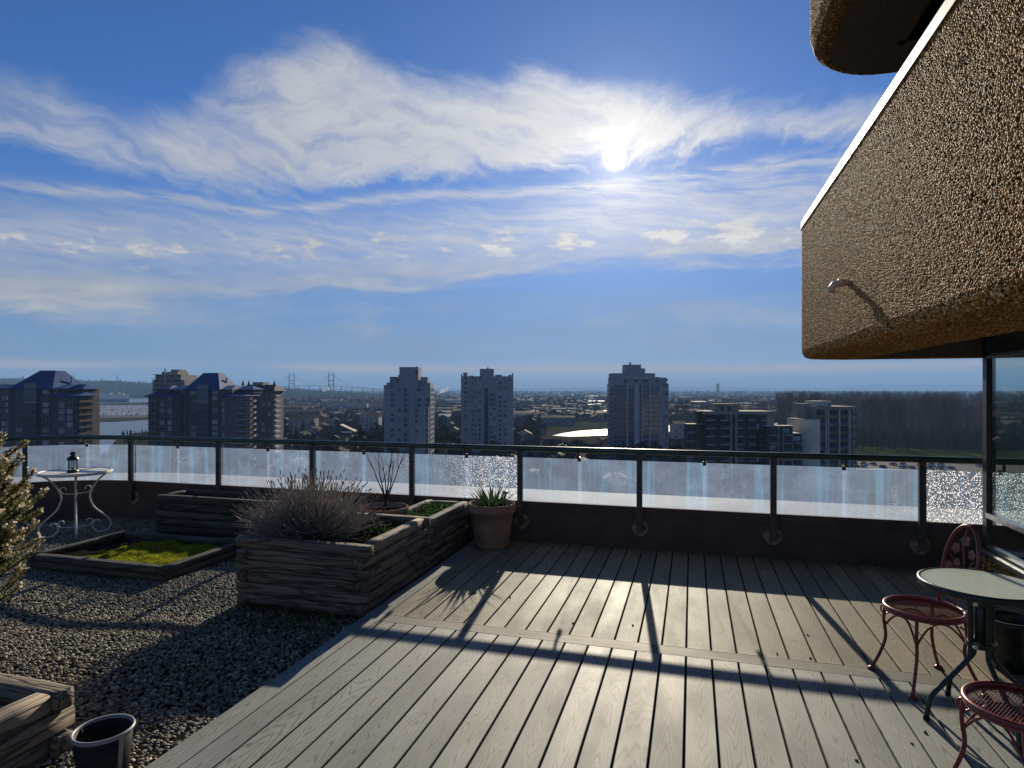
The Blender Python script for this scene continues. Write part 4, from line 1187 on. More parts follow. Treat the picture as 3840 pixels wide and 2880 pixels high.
# ---- vegetation masses
def bare_tree(rnd_, h, seg=4):
    """verts, faces of a leafless tree: trunk, limbs and a haze of twigs"""
    mb = MB()
    mb.tube([(0, 0, 0), (rnd_.uniform(-.02, .02)*h, 0, h*.4), (rnd_.uniform(-.03, .03)*h, rnd_.uniform(-.02, .02)*h, h*.75), (0, 0, h)], [h*.013, h*.010, h*.005, h*.001], 4, False)
    for i in range(40):
        u = .16 + .72*rnd_.random(); a = rnd_.uniform(0, 2*PI); L = h * (.30*(1 - u) + .09) * rnd_.uniform(.7, 1.3)
        b = Vector((0, 0, h*u)); d = Vector((math.cos(a), math.sin(a), rnd_.uniform(.7, 1.8))).normalized(); e_ = b + d*L
        w = h*.0030; sd = d.orthogonal().normalized()*w
        mb.add([b - sd, b + sd, e_], [(0, 1, 2)])
        for k in range(7):
            v_ = rnd_.uniform(.25, 1); q = b.lerp(e_, v_); dd = (d + Vector((rnd_.uniform(-.9, .9), rnd_.uniform(-.9, .9), rnd_.uniform(-.1, .8)))).normalized()
            sd = dd.orthogonal().normalized()*h*.0016; mb.add([q - sd, q + sd, q + dd*h*rnd_.uniform(.04, .10)], [(0, 1, 2)])
    return np.array(mb.v), mb.f
def leafy_tree(rnd_, h, w, n=26, bare=False):
    """rounded crown of loose clumps on a trunk"""
    mb = MB(); mb.tube([(0, 0, 0), (0, 0, h*.5)], [h*.03, h*.015], 4, False)
    for i in range(n):
        a = rnd_.uniform(0, 2*PI); u = rnd_.random(); z = h*(.28 + .68*u); rr_ = w*math.sqrt(max(.05, 1 - (2*u - .9)**2))*rnd_.uniform(.35, 1)
        c_ = Vector((rr_*math.cos(a), rr_*math.sin(a), z))
        for k in range(3):
            d = Vector((rnd_.uniform(-1, 1), rnd_.uniform(-1, 1), rnd_.uniform(-1, 1))).normalized(); s_ = d.orthogonal().normalized(); L = h*rnd_.uniform(.06, .15)
            mb.add([c_ + d*L, c_ - d*L*.6 + s_*L*.8, c_ - d*L*.6 - s_*L*.8], [(0, 1, 2)])
    return np.array(mb.v), mb.f
def conifer(rnd_, h):
    mb = MB(); mb.tube([(0, 0, 0), (0, 0, h*.9)], [h*.02, h*.004], 4, False)
    z = h*.08; n = 7
    for i in range(n):
        z0 = h*(.10 + .80*i/n); r_ = h*.20*(1 - i/n*.88); z1 = z0 + h*.26*(1 - i/n*.4); k = 7; a0 = rnd_.uniform(0, 6)
        ring_ = [(r_*rnd_.uniform(.7, 1.15)*math.cos(a0 + 2*PI*q/k), r_*rnd_.uniform(.7, 1.15)*math.sin(a0 + 2*PI*q/k), z0 + rnd_.uniform(-.03, .03)*h) for q in range(k)]
        mb.add(ring_ + [(0, 0, min(z1, h))], [(q, (q+1) % k, k) for q in range(k)])
    return np.array(mb.v), mb.f
def forest(name, protos, places, mats, label, cat):
    V = []; Fs = []; b = 0
    for i, (x, y, z, sc_, rz) in enumerate(places):
        v_, f_ = protos[i % len(protos)]; c_, s_ = math.cos(rz), math.sin(rz)
        q = v_*sc_; V.append(np.c_[q[:, 0]*c_ - q[:, 1]*s_ + x, q[:, 0]*s_ + q[:, 1]*c_ + y, q[:, 2] + z])
        Fs += [tuple(k + b for k in f) for f in f_]; b += len(v_)
    me = bpy.data.meshes.new(name); me.from_pydata(np.vstack(V).tolist(), [], Fs); me.materials.append(mats); me.update()
    return tag(put(name, me), label, cat, kind='stuff')
M_twigs = MAT('bare_twigs', (.19, .140, .100), .95, (.075, .060, .050), .035, lo=.4, hi=.62)
M_twigs2 = MAT('bare_twigs_grey', (.075, .062, .055), .95, (.048, .044, .042), .04)
M_ever = MAT('evergreen', (.020, .032, .020), .95, (.013, .022, .017), .05)
M_brush = MAT('winter_brush', (.060, .050, .036), .95, (.034, .034, .024), .03)
rf = random.Random(101)
P_bare = [bare_tree(rf, 1.0) for _ in range(5)]
pl = []
for i in range(1150):                               # the tall wood right of the cream building
    D = 430 + 900 * rf.random()**1.3; px = rf.uniform(2905, 4700); X_ = (px - 1920)/FPX*D
    if D < 520 and px < 3250: continue
    pl.append((X_, D, G, rf.uniform(31, 39) if D < 800 else rf.uniform(36, 41), rf.uniform(0, 6)))
for i in range(150):                               # lighter strip left of it
    D = rf.uniform(520, 1000); px = rf.uniform(2480, 3000); pl.append(((px-1920)/FPX*D, D, G, rf.uniform(18, 32), rf.uniform(0, 6)))
forest('bare_wood', P_bare, pl, M_twigs, 'tall wood of bare winter trees beyond the cream building at right', 'wood')
pl = []
for i in range(520):
    D = 418 + 25*rf.random(); px = rf.uniform(3180, 4700); pl.append(((px-1920)/FPX*D, D, G, rf.uniform(6, 16), rf.uniform(0, 6)))
forest('undergrowth', [bare_tree(rf, 1.0) for _ in range(3)], pl, M_twigs2, 'grey undergrowth at the foot of the bare wood', 'bushes')
P_leaf = [leafy_tree(rf, 1.0, rf.uniform(.25, .42)) for _ in range(6)]
P_con = [conifer(rf, 1.0) for _ in range(4)]
def in_water(x, y):
    px = 1920 + x/y*FPX; py = HORIZON + FPX*(EYE - G)/y
    if px < 700 and (1573 < py < 1800) and px < 640: return True
    if px < 900 and 1482 < py < 1574: return True
    if 2030 < px < 2680 and 1580 < py < 1648: return True
    return False
BLD = ((130, 272, 34), (740, 295, 34), (635, 430, 30), (975, 335, 20), (1535, 335, 18), (1831, 355, 20), (2398, 360, 22), (2785, 217, 26), (3105, 220, 16))   # photo column, depth, half width of the towers
pl = []
while len(pl) < 9000:                              # trees all over the suburb
    D = 210 * (23.0 ** rf.random()**.9); px = rf.uniform(-900, 4700); x = (px - 1920)/FPX*D; h_ = rf.uniform(5, 13) * (1.0 if D < 1500 else 1.4)
    if (2030 < px < 2340 or 2490 < px < 2640) and D < 640 and HORIZON + FPX*(EYE - G - h_)/D < 1646: continue
    if 1736 < HORIZON + FPX*(EYE - G)/D and px > 2850 and rf.random() < .9: continue
    if in_water(x, D) or (px > 3120 and D < 900): continue
    if any(abs(x - (c_ - 1920)/FPX*d_) < w_ and -2 < D - d_ < 24 for c_, d_, w_ in BLD): continue
    pl.append((x, D, G, h_, rf.uniform(0, 6)))
forest('suburb_trees', P_leaf + P_bare[:3], pl, M_brush, 'scattered winter trees among the houses of the suburb', 'trees')
pl = []
for i in range(420):
    D = 420 * (8.0 ** rf.random()); px = rf.uniform(-900, 4700); x = (px - 1920)/FPX*D
    if in_water(x, D) or px > 3100 or (D < 640 and (2030 < px < 2340 or 2490 < px < 2640)): continue
    pl.append((x, D, G, rf.uniform(9, 20), rf.uniform(0, 6)))
for i in range(90):                                # dark spit of land at the left
    px = rf.uniform(455, 760); D = rf.uniform(460, 600); pl.append(((px-1920)/FPX*D, D, G, rf.uniform(3, 7), rf.uniform(0, 6)))
forest('suburb_evergreens', P_con, pl, M_ever, 'dark evergreens scattered through the suburb', 'trees')
# wooded belt in front of the horizon
pl = []
for i in range(2600):
    D = rf.uniform(4200, 8500); px = rf.uniform(-1000, 4800); pl.append(((px-1920)/FPX*D, D, G, rf.uniform(14, 30), rf.uniform(0, 6)))
forest('far_woods', P_leaf, pl, M_brush, 'dark belt of far woods below the horizon', 'woods')

def ridge(name, px0, px1, D, depth, crest, mat, label, seed, nx=120, ny=14, rough=.04, base=G):
    """a hill range: height field from base up to the crest function (metres over the ground)"""
    rr_ = random.Random(seed); m = MB(); ph = [rr_.uniform(0, 6) for _ in range(12)]
    for j in range(ny + 1):
        v_ = j/ny
        for i in range(nx + 1):
            u = i/nx; px = px0 + (px1 - px0)*u; h = crest(px)
            f_ = math.sin(PI*min(1, v_*1.15 + .02))**.8 if v_ < .87 else max(0, math.sin(PI*min(1, v_*1.15 + .02)))**.8
            k = 1 + rough*sum(math.sin(px*.013*(q+1)*1.7 + v_*9*(q+1) + ph[q])/(q+1) for q in range(6))
            d_ = D + depth*v_
            m.v.append(((px - 1920)/FPX*d_, d_, base + h*f_*k))
    for j in range(ny):
        for i in range(nx): a = j*(nx+1)+i; m.f.append((a, a+1, a+nx+2, a+nx+1)); m.m.append(0)
    o = m.build(name, mat, smooth=True)
    return tag(o, label, kind='structure'), m.v
def lerp_pts(pts):
    def f(x):
        for (a, b), (c_, d) in zip(pts[:-1], pts[1:]):
            if x <= c_: return b + (d - b)*max(0, (x - a))/(c_ - a)
        return pts[-1][1]
    return f
_, hv = ridge('wooded_hill', -1100, 1500, 2900, 2600, lerp_pts([(-1100, 118), (0, 112), (250, 100), (560, 84), (800, 66), (1100, 44), (1500, 4)]), M_ever, 'long wooded hill beyond the river at left', 4)
pl = []
for i in range(4200):
    v_ = hv[rf.randrange(len(hv))]; 
    if v_[2] < G + 6: continue
    pl.append((v_[0] + rf.uniform(-25, 25), v_[1] + rf.uniform(-90, 90), v_[2] - 5, rf.uniform(10, 22), rf.uniform(0, 6)))
forest('hill_conifers', P_con, pl, M_ever, 'dark conifers covering the long hill at left', 'trees')
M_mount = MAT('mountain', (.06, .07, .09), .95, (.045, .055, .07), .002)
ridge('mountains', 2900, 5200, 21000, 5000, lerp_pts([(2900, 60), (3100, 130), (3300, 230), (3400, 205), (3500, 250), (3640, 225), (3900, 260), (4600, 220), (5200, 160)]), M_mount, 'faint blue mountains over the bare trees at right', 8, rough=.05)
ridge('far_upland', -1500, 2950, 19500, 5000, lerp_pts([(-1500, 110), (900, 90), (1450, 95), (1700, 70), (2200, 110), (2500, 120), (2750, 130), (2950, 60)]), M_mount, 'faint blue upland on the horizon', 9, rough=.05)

# ---- houses of the suburb
M_hw = [MAT('house_wall_%d' % i, c_, .85, None, .3) for i, c_ in enumerate(((.30, .27, .24), (.20, .15, .12), (.38, .38, .37), (.15, .165, .19), (.24, .21, .16)))]
M_hr = [MAT('house_roof_%d' % i, c_, rg_, None, .4, spec=.08) for i, (c_, rg_) in enumerate((((.055, .052, .050), .8), ((.10, .075, .06), .8), ((.085, .088, .092), .7), ((.045, .038, .036), .75)))]
M_win_far = MAT('far_window', (.02, .025, .032), .12, (.05, .06, .075), .5, spec=.7)
def house_meshes(rnd_, i):
    w, d, h = rnd_.uniform(8, 13), rnd_.uniform(8, 12), rnd_.uniform(4.5, 7); rh = rnd_.uniform(1.8, 3.4); e_ = .5
    wall = MB(); wall.box(-w/2, w/2, -d/2, d/2, 0, h)
    wall.add([(-w/2, -d/2, h), (w/2, -d/2, h), (0, -d/2, h + rh*.98)], [(0, 1, 2)]); wall.add([(-w/2, d/2, h), (w/2, d/2, h), (0, d/2, h + rh*.98)], [(2, 1, 0)])
    roof = MB(); A = w/2 + e_; B = d/2 + e_; k = rh/(w/2)
    roof.hull2([(-A, -B, h - e_*k), (0, -B, h + rh), (A, -B, h - e_*k), (A, -B, h - e_*k + .25), (0, -B, h + rh + .25), (-A, -B, h - e_*k + .25)], [(-A, B, h - e_*k), (0, B, h + rh), (A, B, h - e_*k), (A, B, h - e_*k + .25), (0, B, h + rh + .25), (-A, B, h - e_*k + .25)])
    wins = [(x, -d/2, z) for z in (1.2, h - 1.9) for x in (-w*.28, w*.28)]
    return wall.mesh('wall', M_hw[i % 5]), roof.mesh('roof', M_hr[i % 4]), wins
hm = [house_meshes(rf, i) for i in range(12)]
hwin = MB().box(-.75, .75, -.06, .02, 0, 1.3).mesh('window', M_win_far)
def house_label(px, D, i):
    col_ = ('cream', 'brown', 'white', 'slate grey', 'tan')[i % 5]
    place = 'left of the stepped concrete tower' if px < 1440 else 'behind the stepped concrete tower' if px < 1635 else 'between the two concrete towers' if px < 1725 else 'behind the horned concrete tower' if px < 1935 else 'left of the glass tower' if px < 2285 else 'behind the glass tower' if px < 2515 else 'behind the brick mid-rise'
    return 'small %s gabled house %s, %s rows' % (col_, place, ('nearest', 'middle', 'farthest')[0 if D < 560 else 1 if D < 720 else 2])
k = 0; tries = 0; taken = []
while k < 270 and tries < 6000:
    tries += 1
    D = rf.uniform(235, 900) if rf.random() < .8 else rf.uniform(235, 420); px = rf.uniform(980, 2960); x = (px - 1920)/FPX*D
    if in_water(x, D) or (470 < D < 640 and (2030 < px < 2340 or 2490 < px < 2640)): continue
    if any(abs(x - a) < 13 and abs(D - b) < 13 for a, b in taken): continue
    if any(abs(x - (c_ - 1920)/FPX*d_) < w_ + 8 and -14 < D - d_ < 34 for c_, d_, w_ in BLD): continue
    taken.append((x, D)); i = rf.randrange(12); wl, rf_, wn = hm[i]
    hs_ = thing('suburb_house', (x, D, G), house_label(px, D, i), 'house', rf.choice((0, PI/2)) + rf.uniform(-.3, .3), 'houses of the suburb')
    w_ = put('wall', wl, hs_); put('roof', rf_, hs_); k += 1
    if D < 480:
        for q in wn: put('window', hwin, w_, q)
# the rest of the suburb, too far to tell houses apart
m = MB(); mats_far = [M_hw[0], M_hw[2], M_hr[0], M_hr[2], M_hw[1], MAT('far_metal_roof', (.26, .27, .29), .62, None, .2, spec=.2)]
for i in range(6500):
    D = 820 * (7.0 ** rf.random()**1.2); px = rf.uniform(-800, 3150 if D < 1400 else 4600); x = (px - 1920)/FPX*D
    if in_water(x, D): continue
    w, d, h = rf.uniform(7, 15), rf.uniform(7, 14), rf.uniform(4, 9)
    if rf.random() < .05: w, d, h = rf.uniform(25, 70), rf.uniform(20, 40), rf.uniform(6, 12)
    m.mi = rf.choice((0, 1, 4)); m.box(x - w/2, x + w/2, D - d/2, D + d/2, G, G + h)
    m.mi = rf.choice((2, 2, 2, 2, 2, 2, 3, 5)); sl_ = rf.uniform(.6, 3); z = G + h
    m.add([(x - w/2 - .4, D - d/2 - .4, z), (x + w/2 + .4, D - d/2 - .4, z), (x + w/2 + .4, D + d/2 + .4, z), (x - w/2 - .4, D + d/2 + .4, z), (x - w/2, D, z + sl_), (x + w/2, D, z + sl_)], [(0, 1, 5, 4), (2, 3, 4, 5), (0, 4, 3), (1, 2, 5)])
tag(m.build('suburb_roofs', mats_far), 'far spread of small roofs filling the plain below the horizon', 'houses', kind='stuff')

# ---- cars: terminal and car park
m = MB(); M_car = [MAT('car_paint_%d' % i, c_, .25, c_, 1) for i, c_ in enumerate(((.62, .63, .65), (.30, .32, .36), (.05, .055, .07)))]
for D in np.arange(985, 1560, 9.5):
    for x in np.arange(-1.05*D + 200, -.50*D, 3.4):
        px = 1920 + x/D*FPX
        if px < -200 or px > 640 or rf.random() < .12: continue
        m.mi = rf.choice((0, 0, 0, 1, 2)); m.box(x - .9, x + .9, D - 2.2, D + 2.2, G + .4, G + 1.1); m.box(x - .75, x + .75, D - 1.1, D + 1.4, G + 1.1, G + 1.6)
tag(m.build('terminal_cars', M_car), 'rows of new cars filling the terminal on the far bank', 'cars', kind='stuff')
car_me = []
for i in range(3):
    b = MB(); b.hull2([(-.9, y, z) for y, z in ((-2.2, .35), (2.2, .35), (2.2, .85), (1.9, 1.0), (-1.2, 1.05), (-2.1, .9))], [(.9, y, z) for y, z in ((-2.2, .35), (2.2, .35), (2.2, .85), (1.9, 1.0), (-1.2, 1.05), (-2.1, .9))]); bm_ = b.mesh('body', M_car[i])
    c_ = MB(); c_.hull2([(-.8, y, z) for y, z in ((-1.1, 1.05), (1.6, 1.0), (1.0, 1.55), (-.4, 1.58))], [(.8, y, z) for y, z in ((-1.1, 1.05), (1.6, 1.0), (1.0, 1.55), (-.4, 1.58))]); cm_ = c_.mesh('cabin', M_win_far)
    car_me.append((bm_, cm_))
M_tyre = MAT('tyre', (.02, .02, .02), .8)
wheel_me = MB().tube([(-.1, 0, 0), (.1, 0, 0)], .33, 12).mesh('wheel', M_tyre)
cn = {0: 'white', 1: 'grey', 2: 'dark'}
for row, (py, n_c) in enumerate(((1741, 19), (1752, 15))):
    for q in range(n_c):
        if rf.random() < .25: continue
        px = 3060 + 36*q + rf.uniform(-4, 4); g_ = gpt(px, py + (px - 3060)*.017); i = rf.randrange(3)
        cr_ = thing('parked_car', (g_.x, g_.y, G + .15), 'tiny %s car parked in the %s row of the car park at right' % (cn[i], ('farther', 'nearer')[row]), 'car', rf.choice((0, PI)) + .1, '%s parked cars, %s row' % (cn[i], ('farther', 'nearer')[row]))
        put('body', car_me[i][0], cr_); put('cabin', car_me[i][1], cr_)
        for sx in (-.85, .85):
            for sy in (-1.35, 1.35): put('wheel', wheel_me, cr_, (sx, sy, .33))

# ---- car carrier ship
ship = thing('car_carrier_ship', (0, 0, 0), 'white and blue car carrier ship moored on the far river', 'ship')
sc0 = at(372, 1500, 2050); ship.location = (sc0.x, sc0.y, G + .2)
hl = [(-95, 0), (-88, -13), (60, -13), (88, -7), (100, 0), (88, 7), (60, 13), (-88, 13)]
MB().hull2([(x*.97, y*.9, 0) for x, y in hl], [(x, y, 9) for x, y in hl]).build('lower_hull', MAT('ship_blue', (.03, .06, .13), .5), ship)
MB().hull2([(x, y*1.0, 9.01) for x, y in hl], [(x*1.01, y, 25) for x, y in hl]).build('upper_hull', MAT('ship_cream', (.85, .80, .66), .55), ship)
for x, w, h in ((-70, 8, 4), (-30, 5, 3), (0, 5, 3), (35, 10, 5), (60, 14, 6), (78, 6, 3)):
    MB().box(x - w/2, x + w/2, -6, 6, 25.01, 25 + h).build('deck_house', M_hw[2], ship)
MB().tube([(55, 0, 25), (55, 0, 42)], .5, 6).build('mast', M_alu, ship)

# ---- transmission masts on the hill, far tower on the horizon
for px, py, D, lb in ((277, 1402, 3600, 'thin lattice mast on the hill, the left one'), (440, 1403, 3600, 'thin lattice mast on the hill above the ship')):
    t_ = at(px, py, D); hgt = t_.z - (G + 60); ms_ = thing('lattice_mast', (t_.x, t_.y, G + 60), lb, 'mast', 0, 'masts on the hill')
    for sx, sy in ((-2, -2), (2, -2), (2, 2), (-2, 2)): MB().tube([(sx, sy, 0), (sx*.2, sy*.2, hgt)], .55, 4).build('leg', M_rimgrey, ms_)
    for i in range(3): z = hgt*(.55 + .15*i); MB().box(-5, 5, -.4, .4, z, z + .8).build('crossarm', M_rimgrey, ms_)
ft = thing('far_tower', at(2692, 1466, 5200) * 1.0, 'lone far high-rise on the horizon between the towers and the bare trees', 'tower'); ft.location.z = G
MB().box(-9.5, 9.5, -9, 9, 0, 1.58 - (1440 - HORIZON)/FPX*5200 - G).build('wall', M_hw[3], ft)
MB().box(-5, 5, -5, 5, 1.58 - (1440 - HORIZON)/FPX*5200 - G + .01, 1.58 - (1439 - HORIZON)/FPX*5200 - G + 3).build('penthouse', M_hw[3], ft)
# steam
M_steam, p = newmat('steam'); n = E.nt.nodes
tl = n.new('ShaderNodeBsdfTranslucent'); tl.inputs[0].default_value = (.9, .9, .9, 1); df = n.new('ShaderNodeBsdfDiffuse'); df.inputs[0].default_value = (.9, .9, .9, 1)
mx = n.new('ShaderNodeMixShader'); mx.inputs[0].default_value = .6; E.nt.links.new(df.outputs[0], mx.inputs[1]); E.nt.links.new(tl.outputs[0], mx.inputs[2])
tr = n.new('ShaderNodeBsdfTransparent'); mx2 = n.new('ShaderNodeMixShader'); mx2.inputs[0].default_value = .35; E.nt.links.new(mx.outputs[0], mx2.inputs[1]); E.nt.links.new(tr.outputs[0], mx2.inputs[2]); E.nt.links.new(mx2.outputs[0], n['Material Output'].inputs['Surface'])
def ico(mb, c_, r_, rnd_):
    k = 7
    for i in range(4):
        pass
    prof = [(math.sin(PI*i/5)*r_, -math.cos(PI*i/5)*r_) for i in range(6)]
    vs = []
    for rr_, z in prof:
        for q in range(k): f_ = rnd_.uniform(.75, 1.2); vs.append((c_[0] + rr_*f_*math.cos(2*PI*q/k), c_[1] + rr_*f_*math.sin(2*PI*q/k), c_[2] + z*f_))
    mb.add(vs, [(i*k+q, i*k+(q+1) % k, (i+1)*k+(q+1) % k, (i+1)*k+q) for i in range(5) for q in range(k)])
for (pa, pb, D, lb) in (((1206, 1467), (1236, 1458), 3500, 'white steam puff below the cable-stayed bridge'), ((1642, 1477), (1678, 1457), 3000, 'white steam plume between the two concrete towers')):
    m = MB(); a = at(pa[0], pa[1], D); b = at(pb[0], pb[1], D)
    for i in range(26):
        u = rf.random(); q = a.lerp(b, u) + Vector((rf.uniform(-1, 1), rf.uniform(-1, 1), rf.uniform(-1, 1)))*(2 + 6*u); ico(m, q, rf.uniform(1.5, 3) + 4*u*rf.random(), rf)
    tag(m.build('steam_plume', M_steam, smooth=True), lb, 'steam', kind='stuff')

# ---- cable-stayed bridge
br = thing('cable_stayed_bridge', (0, 0, 0), 'cable-stayed bridge with two H-shaped towers on the horizon', 'bridge')
M_br = MAT('bridge_concrete', (.16, .17, .19), .8)
def deck_y(px): return 1446 + ((px - 1170)/330.0)**2 * 20 if px > 1170 else 1446 + ((px - 1170)/330.0)**2 * 24
b0 = at(1094, 1460, 4700); b1 = at(1242, 1460, 4300); br.location = ((b0.x + b1.x)/2, (b0.y + b1.y)/2, G)
off = br.location
def D_at(px): return 4700 + (px - 1094)/(1242 - 1094)*(4300 - 4700)
pth = []
for px in range(960, 1520, 20):
    q = at(px, min(deck_y(px), 1474), D_at(px)); pth.append(Vector((q.x, q.y, max(q.z, G + 6))) - off)
m = MB()
for a, b in zip(pth[:-1], pth[1:]):
    d = (b - a); nrm = Vector((-d.y, d.x, 0)).normalized()*14
    m.hull2([a - nrm - Vector((0, 0, 3)), a + nrm - Vector((0, 0, 3)), a + nrm, a - nrm], [b - nrm - Vector((0, 0, 3)), b + nrm - Vector((0, 0, 3)), b + nrm, b - nrm])
m.build('bridge_deck', M_br, br)
for a in pth[::2]: MB().box(-2.5, 2.5, -2.5, 2.5, 0, a.z - 3).build('pier', M_br, br, (a.x, a.y, 0))
for px, py in ((1094, 1398), (1242, 1397)):
    D = D_at(px); tp_ = at(px, py, D) - off
    hw = 9/FPX*D
    for sx in (-1, 1): MB().hull2([(sx*hw*1.12 - 3.6, -4, 0), (sx*hw*1.12 + 3.6, -4, 0), (sx*hw*1.12 + 3.6, 4, 0), (sx*hw*1.12 - 3.6, 4, 0)], [(sx*hw - 2.8, -3, tp_.z), (sx*hw + 2.8, -3, tp_.z), (sx*hw + 2.8, 3, tp_.z), (sx*hw - 2.8, 3, tp_.z)]).build('pylon_leg', M_br, br, (tp_.x, tp_.y, 0))
    for z in (tp_.z - 60, tp_.z - 84): MB().box(-hw + 2, hw - 2, -3, 3, z, z + 6).build('cross_beam', M_br, br, (tp_.x, tp_.y, 0))
    for i in range(1, 9):
        for sg in (-1, 1):
            p2 = px + sg*i*11; e_ = Vector(at(p2, min(deck_y(p2), 1474), D_at(p2))) - off
            MB().tube([(tp_.x, tp_.y, tp_.z - 4 - i*1.5), e_], .32, 4).build('cable', M_br, br)

# ================================================================== towers
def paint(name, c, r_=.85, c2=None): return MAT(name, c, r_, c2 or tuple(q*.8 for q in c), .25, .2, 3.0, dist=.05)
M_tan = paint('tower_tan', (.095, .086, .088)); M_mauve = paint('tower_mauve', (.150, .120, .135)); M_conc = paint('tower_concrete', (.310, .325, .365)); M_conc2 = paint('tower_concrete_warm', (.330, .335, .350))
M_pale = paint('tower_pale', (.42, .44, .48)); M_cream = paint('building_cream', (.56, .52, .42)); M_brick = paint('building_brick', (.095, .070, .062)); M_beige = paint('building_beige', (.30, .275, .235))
M_blue_roof = MAT('blue_metal_roof', (.030, .070, .190), .62, (.024, .055, .150), .4, spec=.06, stretch=(1, 1, 1))
M_gdark = MAT('tower_glass', (.018, .026, .038), .18, (.035, .050, .070), .3, spec=.4, var=.5)
M_glight = MAT('tower_window_blind', (.34, .36, .38), .35, (.18, .20, .23), .6, var=.5)
M_gblue = MAT('tower_glass_blue', (.045, .085, .14), .10, (.03, .055, .10), .3, spec=.8, var=.4)
_wm = {}
def win_mesh(w, h, glass, frame, mull):
    key = (round(w, 2), round(h, 2), glass.name, frame.name, mull)
    if key not in _wm:
        m = MB(); m.mi = 1; m.box(-w/2, w/2, -.03, .06, 0, h); m.mi = 0
        t_ = .09
        m.box(-w/2 - t_, -w/2, -.09, .05, -t_, h + t_); m.box(w/2, w/2 + t_, -.09, .05, -t_, h + t_)
        m.box(-w/2, w/2, -.09, .05, h, h + t_); m.box(-w/2, w/2, -.13, .05, -t_, 0)
        for i in range(1, mull): x = -w/2 + w*i/mull; m.box(x - .04, x + .04, -.07, .0, 0, h)
        _wm[key] = m.mesh('window', [frame, glass])
    return _wm[key]
class Tower:
    def __init__(s, name, label, D, ox, oy, k, pxc, cat='tower', group=None):
        s.D, s.ox, s.oy, s.k, s.pxc = D, ox, oy, k, pxc
        s.m = D/FPX
        s.root = thing(name, ((pxc - 1920)*s.m, D, G), label, cat, 0, group); s.rnd = random.Random(pxc)
    def X(s, zx): return (s.ox + zx/s.k - s.pxc)*s.m
    def Z(s, zy): return EYE - (s.oy + zy/s.k - HORIZON)*s.m - G
    def box(s, name, mat, zx0, zx1, zy, y0, y1, bot=None, z0=0.0):
        z0 = s.Z(bot) if bot is not None else z0
        return MB().box(s.X(zx0), s.X(zx1), y0, y1, z0, s.Z(zy)).build(name, mat, s.root)
    def windows(s, cols, zy0, n, fh, h, y, frame, mull=2, light=.35, start=.7, side=None, glass=None, mind=1.0):
        """cols: (zx centre, width in m); one window object per opening"""
        z0 = s.Z(zy0)
        for zx, w in cols:
            for f_ in range(n):
                z = z0 - (f_ + 1)*fh + start
                if z < mind: continue
                g_ = glass or (M_glight if s.rnd.random() < light else M_gdark)
                if side is None: put('window', win_mesh(w, h, g_, frame, mull), s.root, (s.X(zx), y - .001, z))
                else: put('window', win_mesh(w, h, g_, frame, mull), s.root, (side, zx, z), PI/2)
    def balconies(s, zx0, zx1, zy0, n, fh, y, depth, slab, name='balcony', round_=False):
        z0 = s.Z(zy0); a, b = s.X(zx0), s.X(zx1)
        m = MB()
        if round_:
            k = 9; pl_ = [(a + (b - a)*i/k, -depth*math.sin(PI*(.08 + .92*i/k)*.62)) for i in range(k + 1)] + [(b, .3), (a, .3)]
        else: pl_ = [(a, -depth), (b, -depth), (b, .0), (a, .0)]
        m.hull2([(x, yy, 0) for x, yy in pl_], [(x, yy, .22) for x, yy in pl_])
        m.mi = 1
        for (x0, y0), (x1, y1) in zip(pl_[:-2 if round_ else -1], pl_[1:-1 if round_ else None]):
            d = Vector((x1-x0, y1-y0)); L = d.length; d = d/L; nr = Vector((-d.y, d.x))*.05
            m.hull2([(x0, y0, .222), (x1, y1, .222), (x1 + nr.x, y1 + nr.y, .222), (x0 + nr.x, y0 + nr.y, .222)], [(x0, y0, .95), (x1, y1, .95), (x1 + nr.x, y1 + nr.y, .95), (x0 + nr.x, y0 + nr.y, .95)])
        me = m.mesh(name, [slab, M_gblue])
        for f_ in range(n):
            z = z0 - (f_ + 1)*fh
            if z < 1: continue
            put(name, me, s.root, (0, y, z))
    def hip(s, name, zx0, zx1, zy_eave, zxt0, zxt1, zy_top, y0, y1, mat, yt=None, over=1.0):
        a, b, z0, z1 = s.X(zx0), s.X(zx1), s.Z(zy_eave), s.Z(zy_top); c_, d = s.X(zxt0), s.X(zxt1); ym = (y0 + y1)/2; hh = (y1 - y0)*.08
        yt = yt or (ym - hh, ym + hh)
        m = MB(); m.hull2([(a, y0 - over, z0), (b, y0 - over, z0), (b, y1 + over, z0), (a, y1 + over, z0)], [(c_, yt[0], z1), (d, yt[0], z1), (d, yt[1], z1), (c_, yt[1], z1)])
        # standing seams on the front slope
        n_s = max(4, int((b - a)/2.2))
        for i in range(1, n_s):
            u = i/n_s; q0 = Vector((a + (b - a)*u, y0 - over, z0)); q1 = Vector((c_ + (d - c_)*u, yt[0], z1)); m.tube([q0, q1], .09, 4, False)
        m.box(a - .1, b + .1, y0 - over - .15, y0 - over - .001, z0 - .45, z0 + .02)
        return m.build(name, mat, s.root)

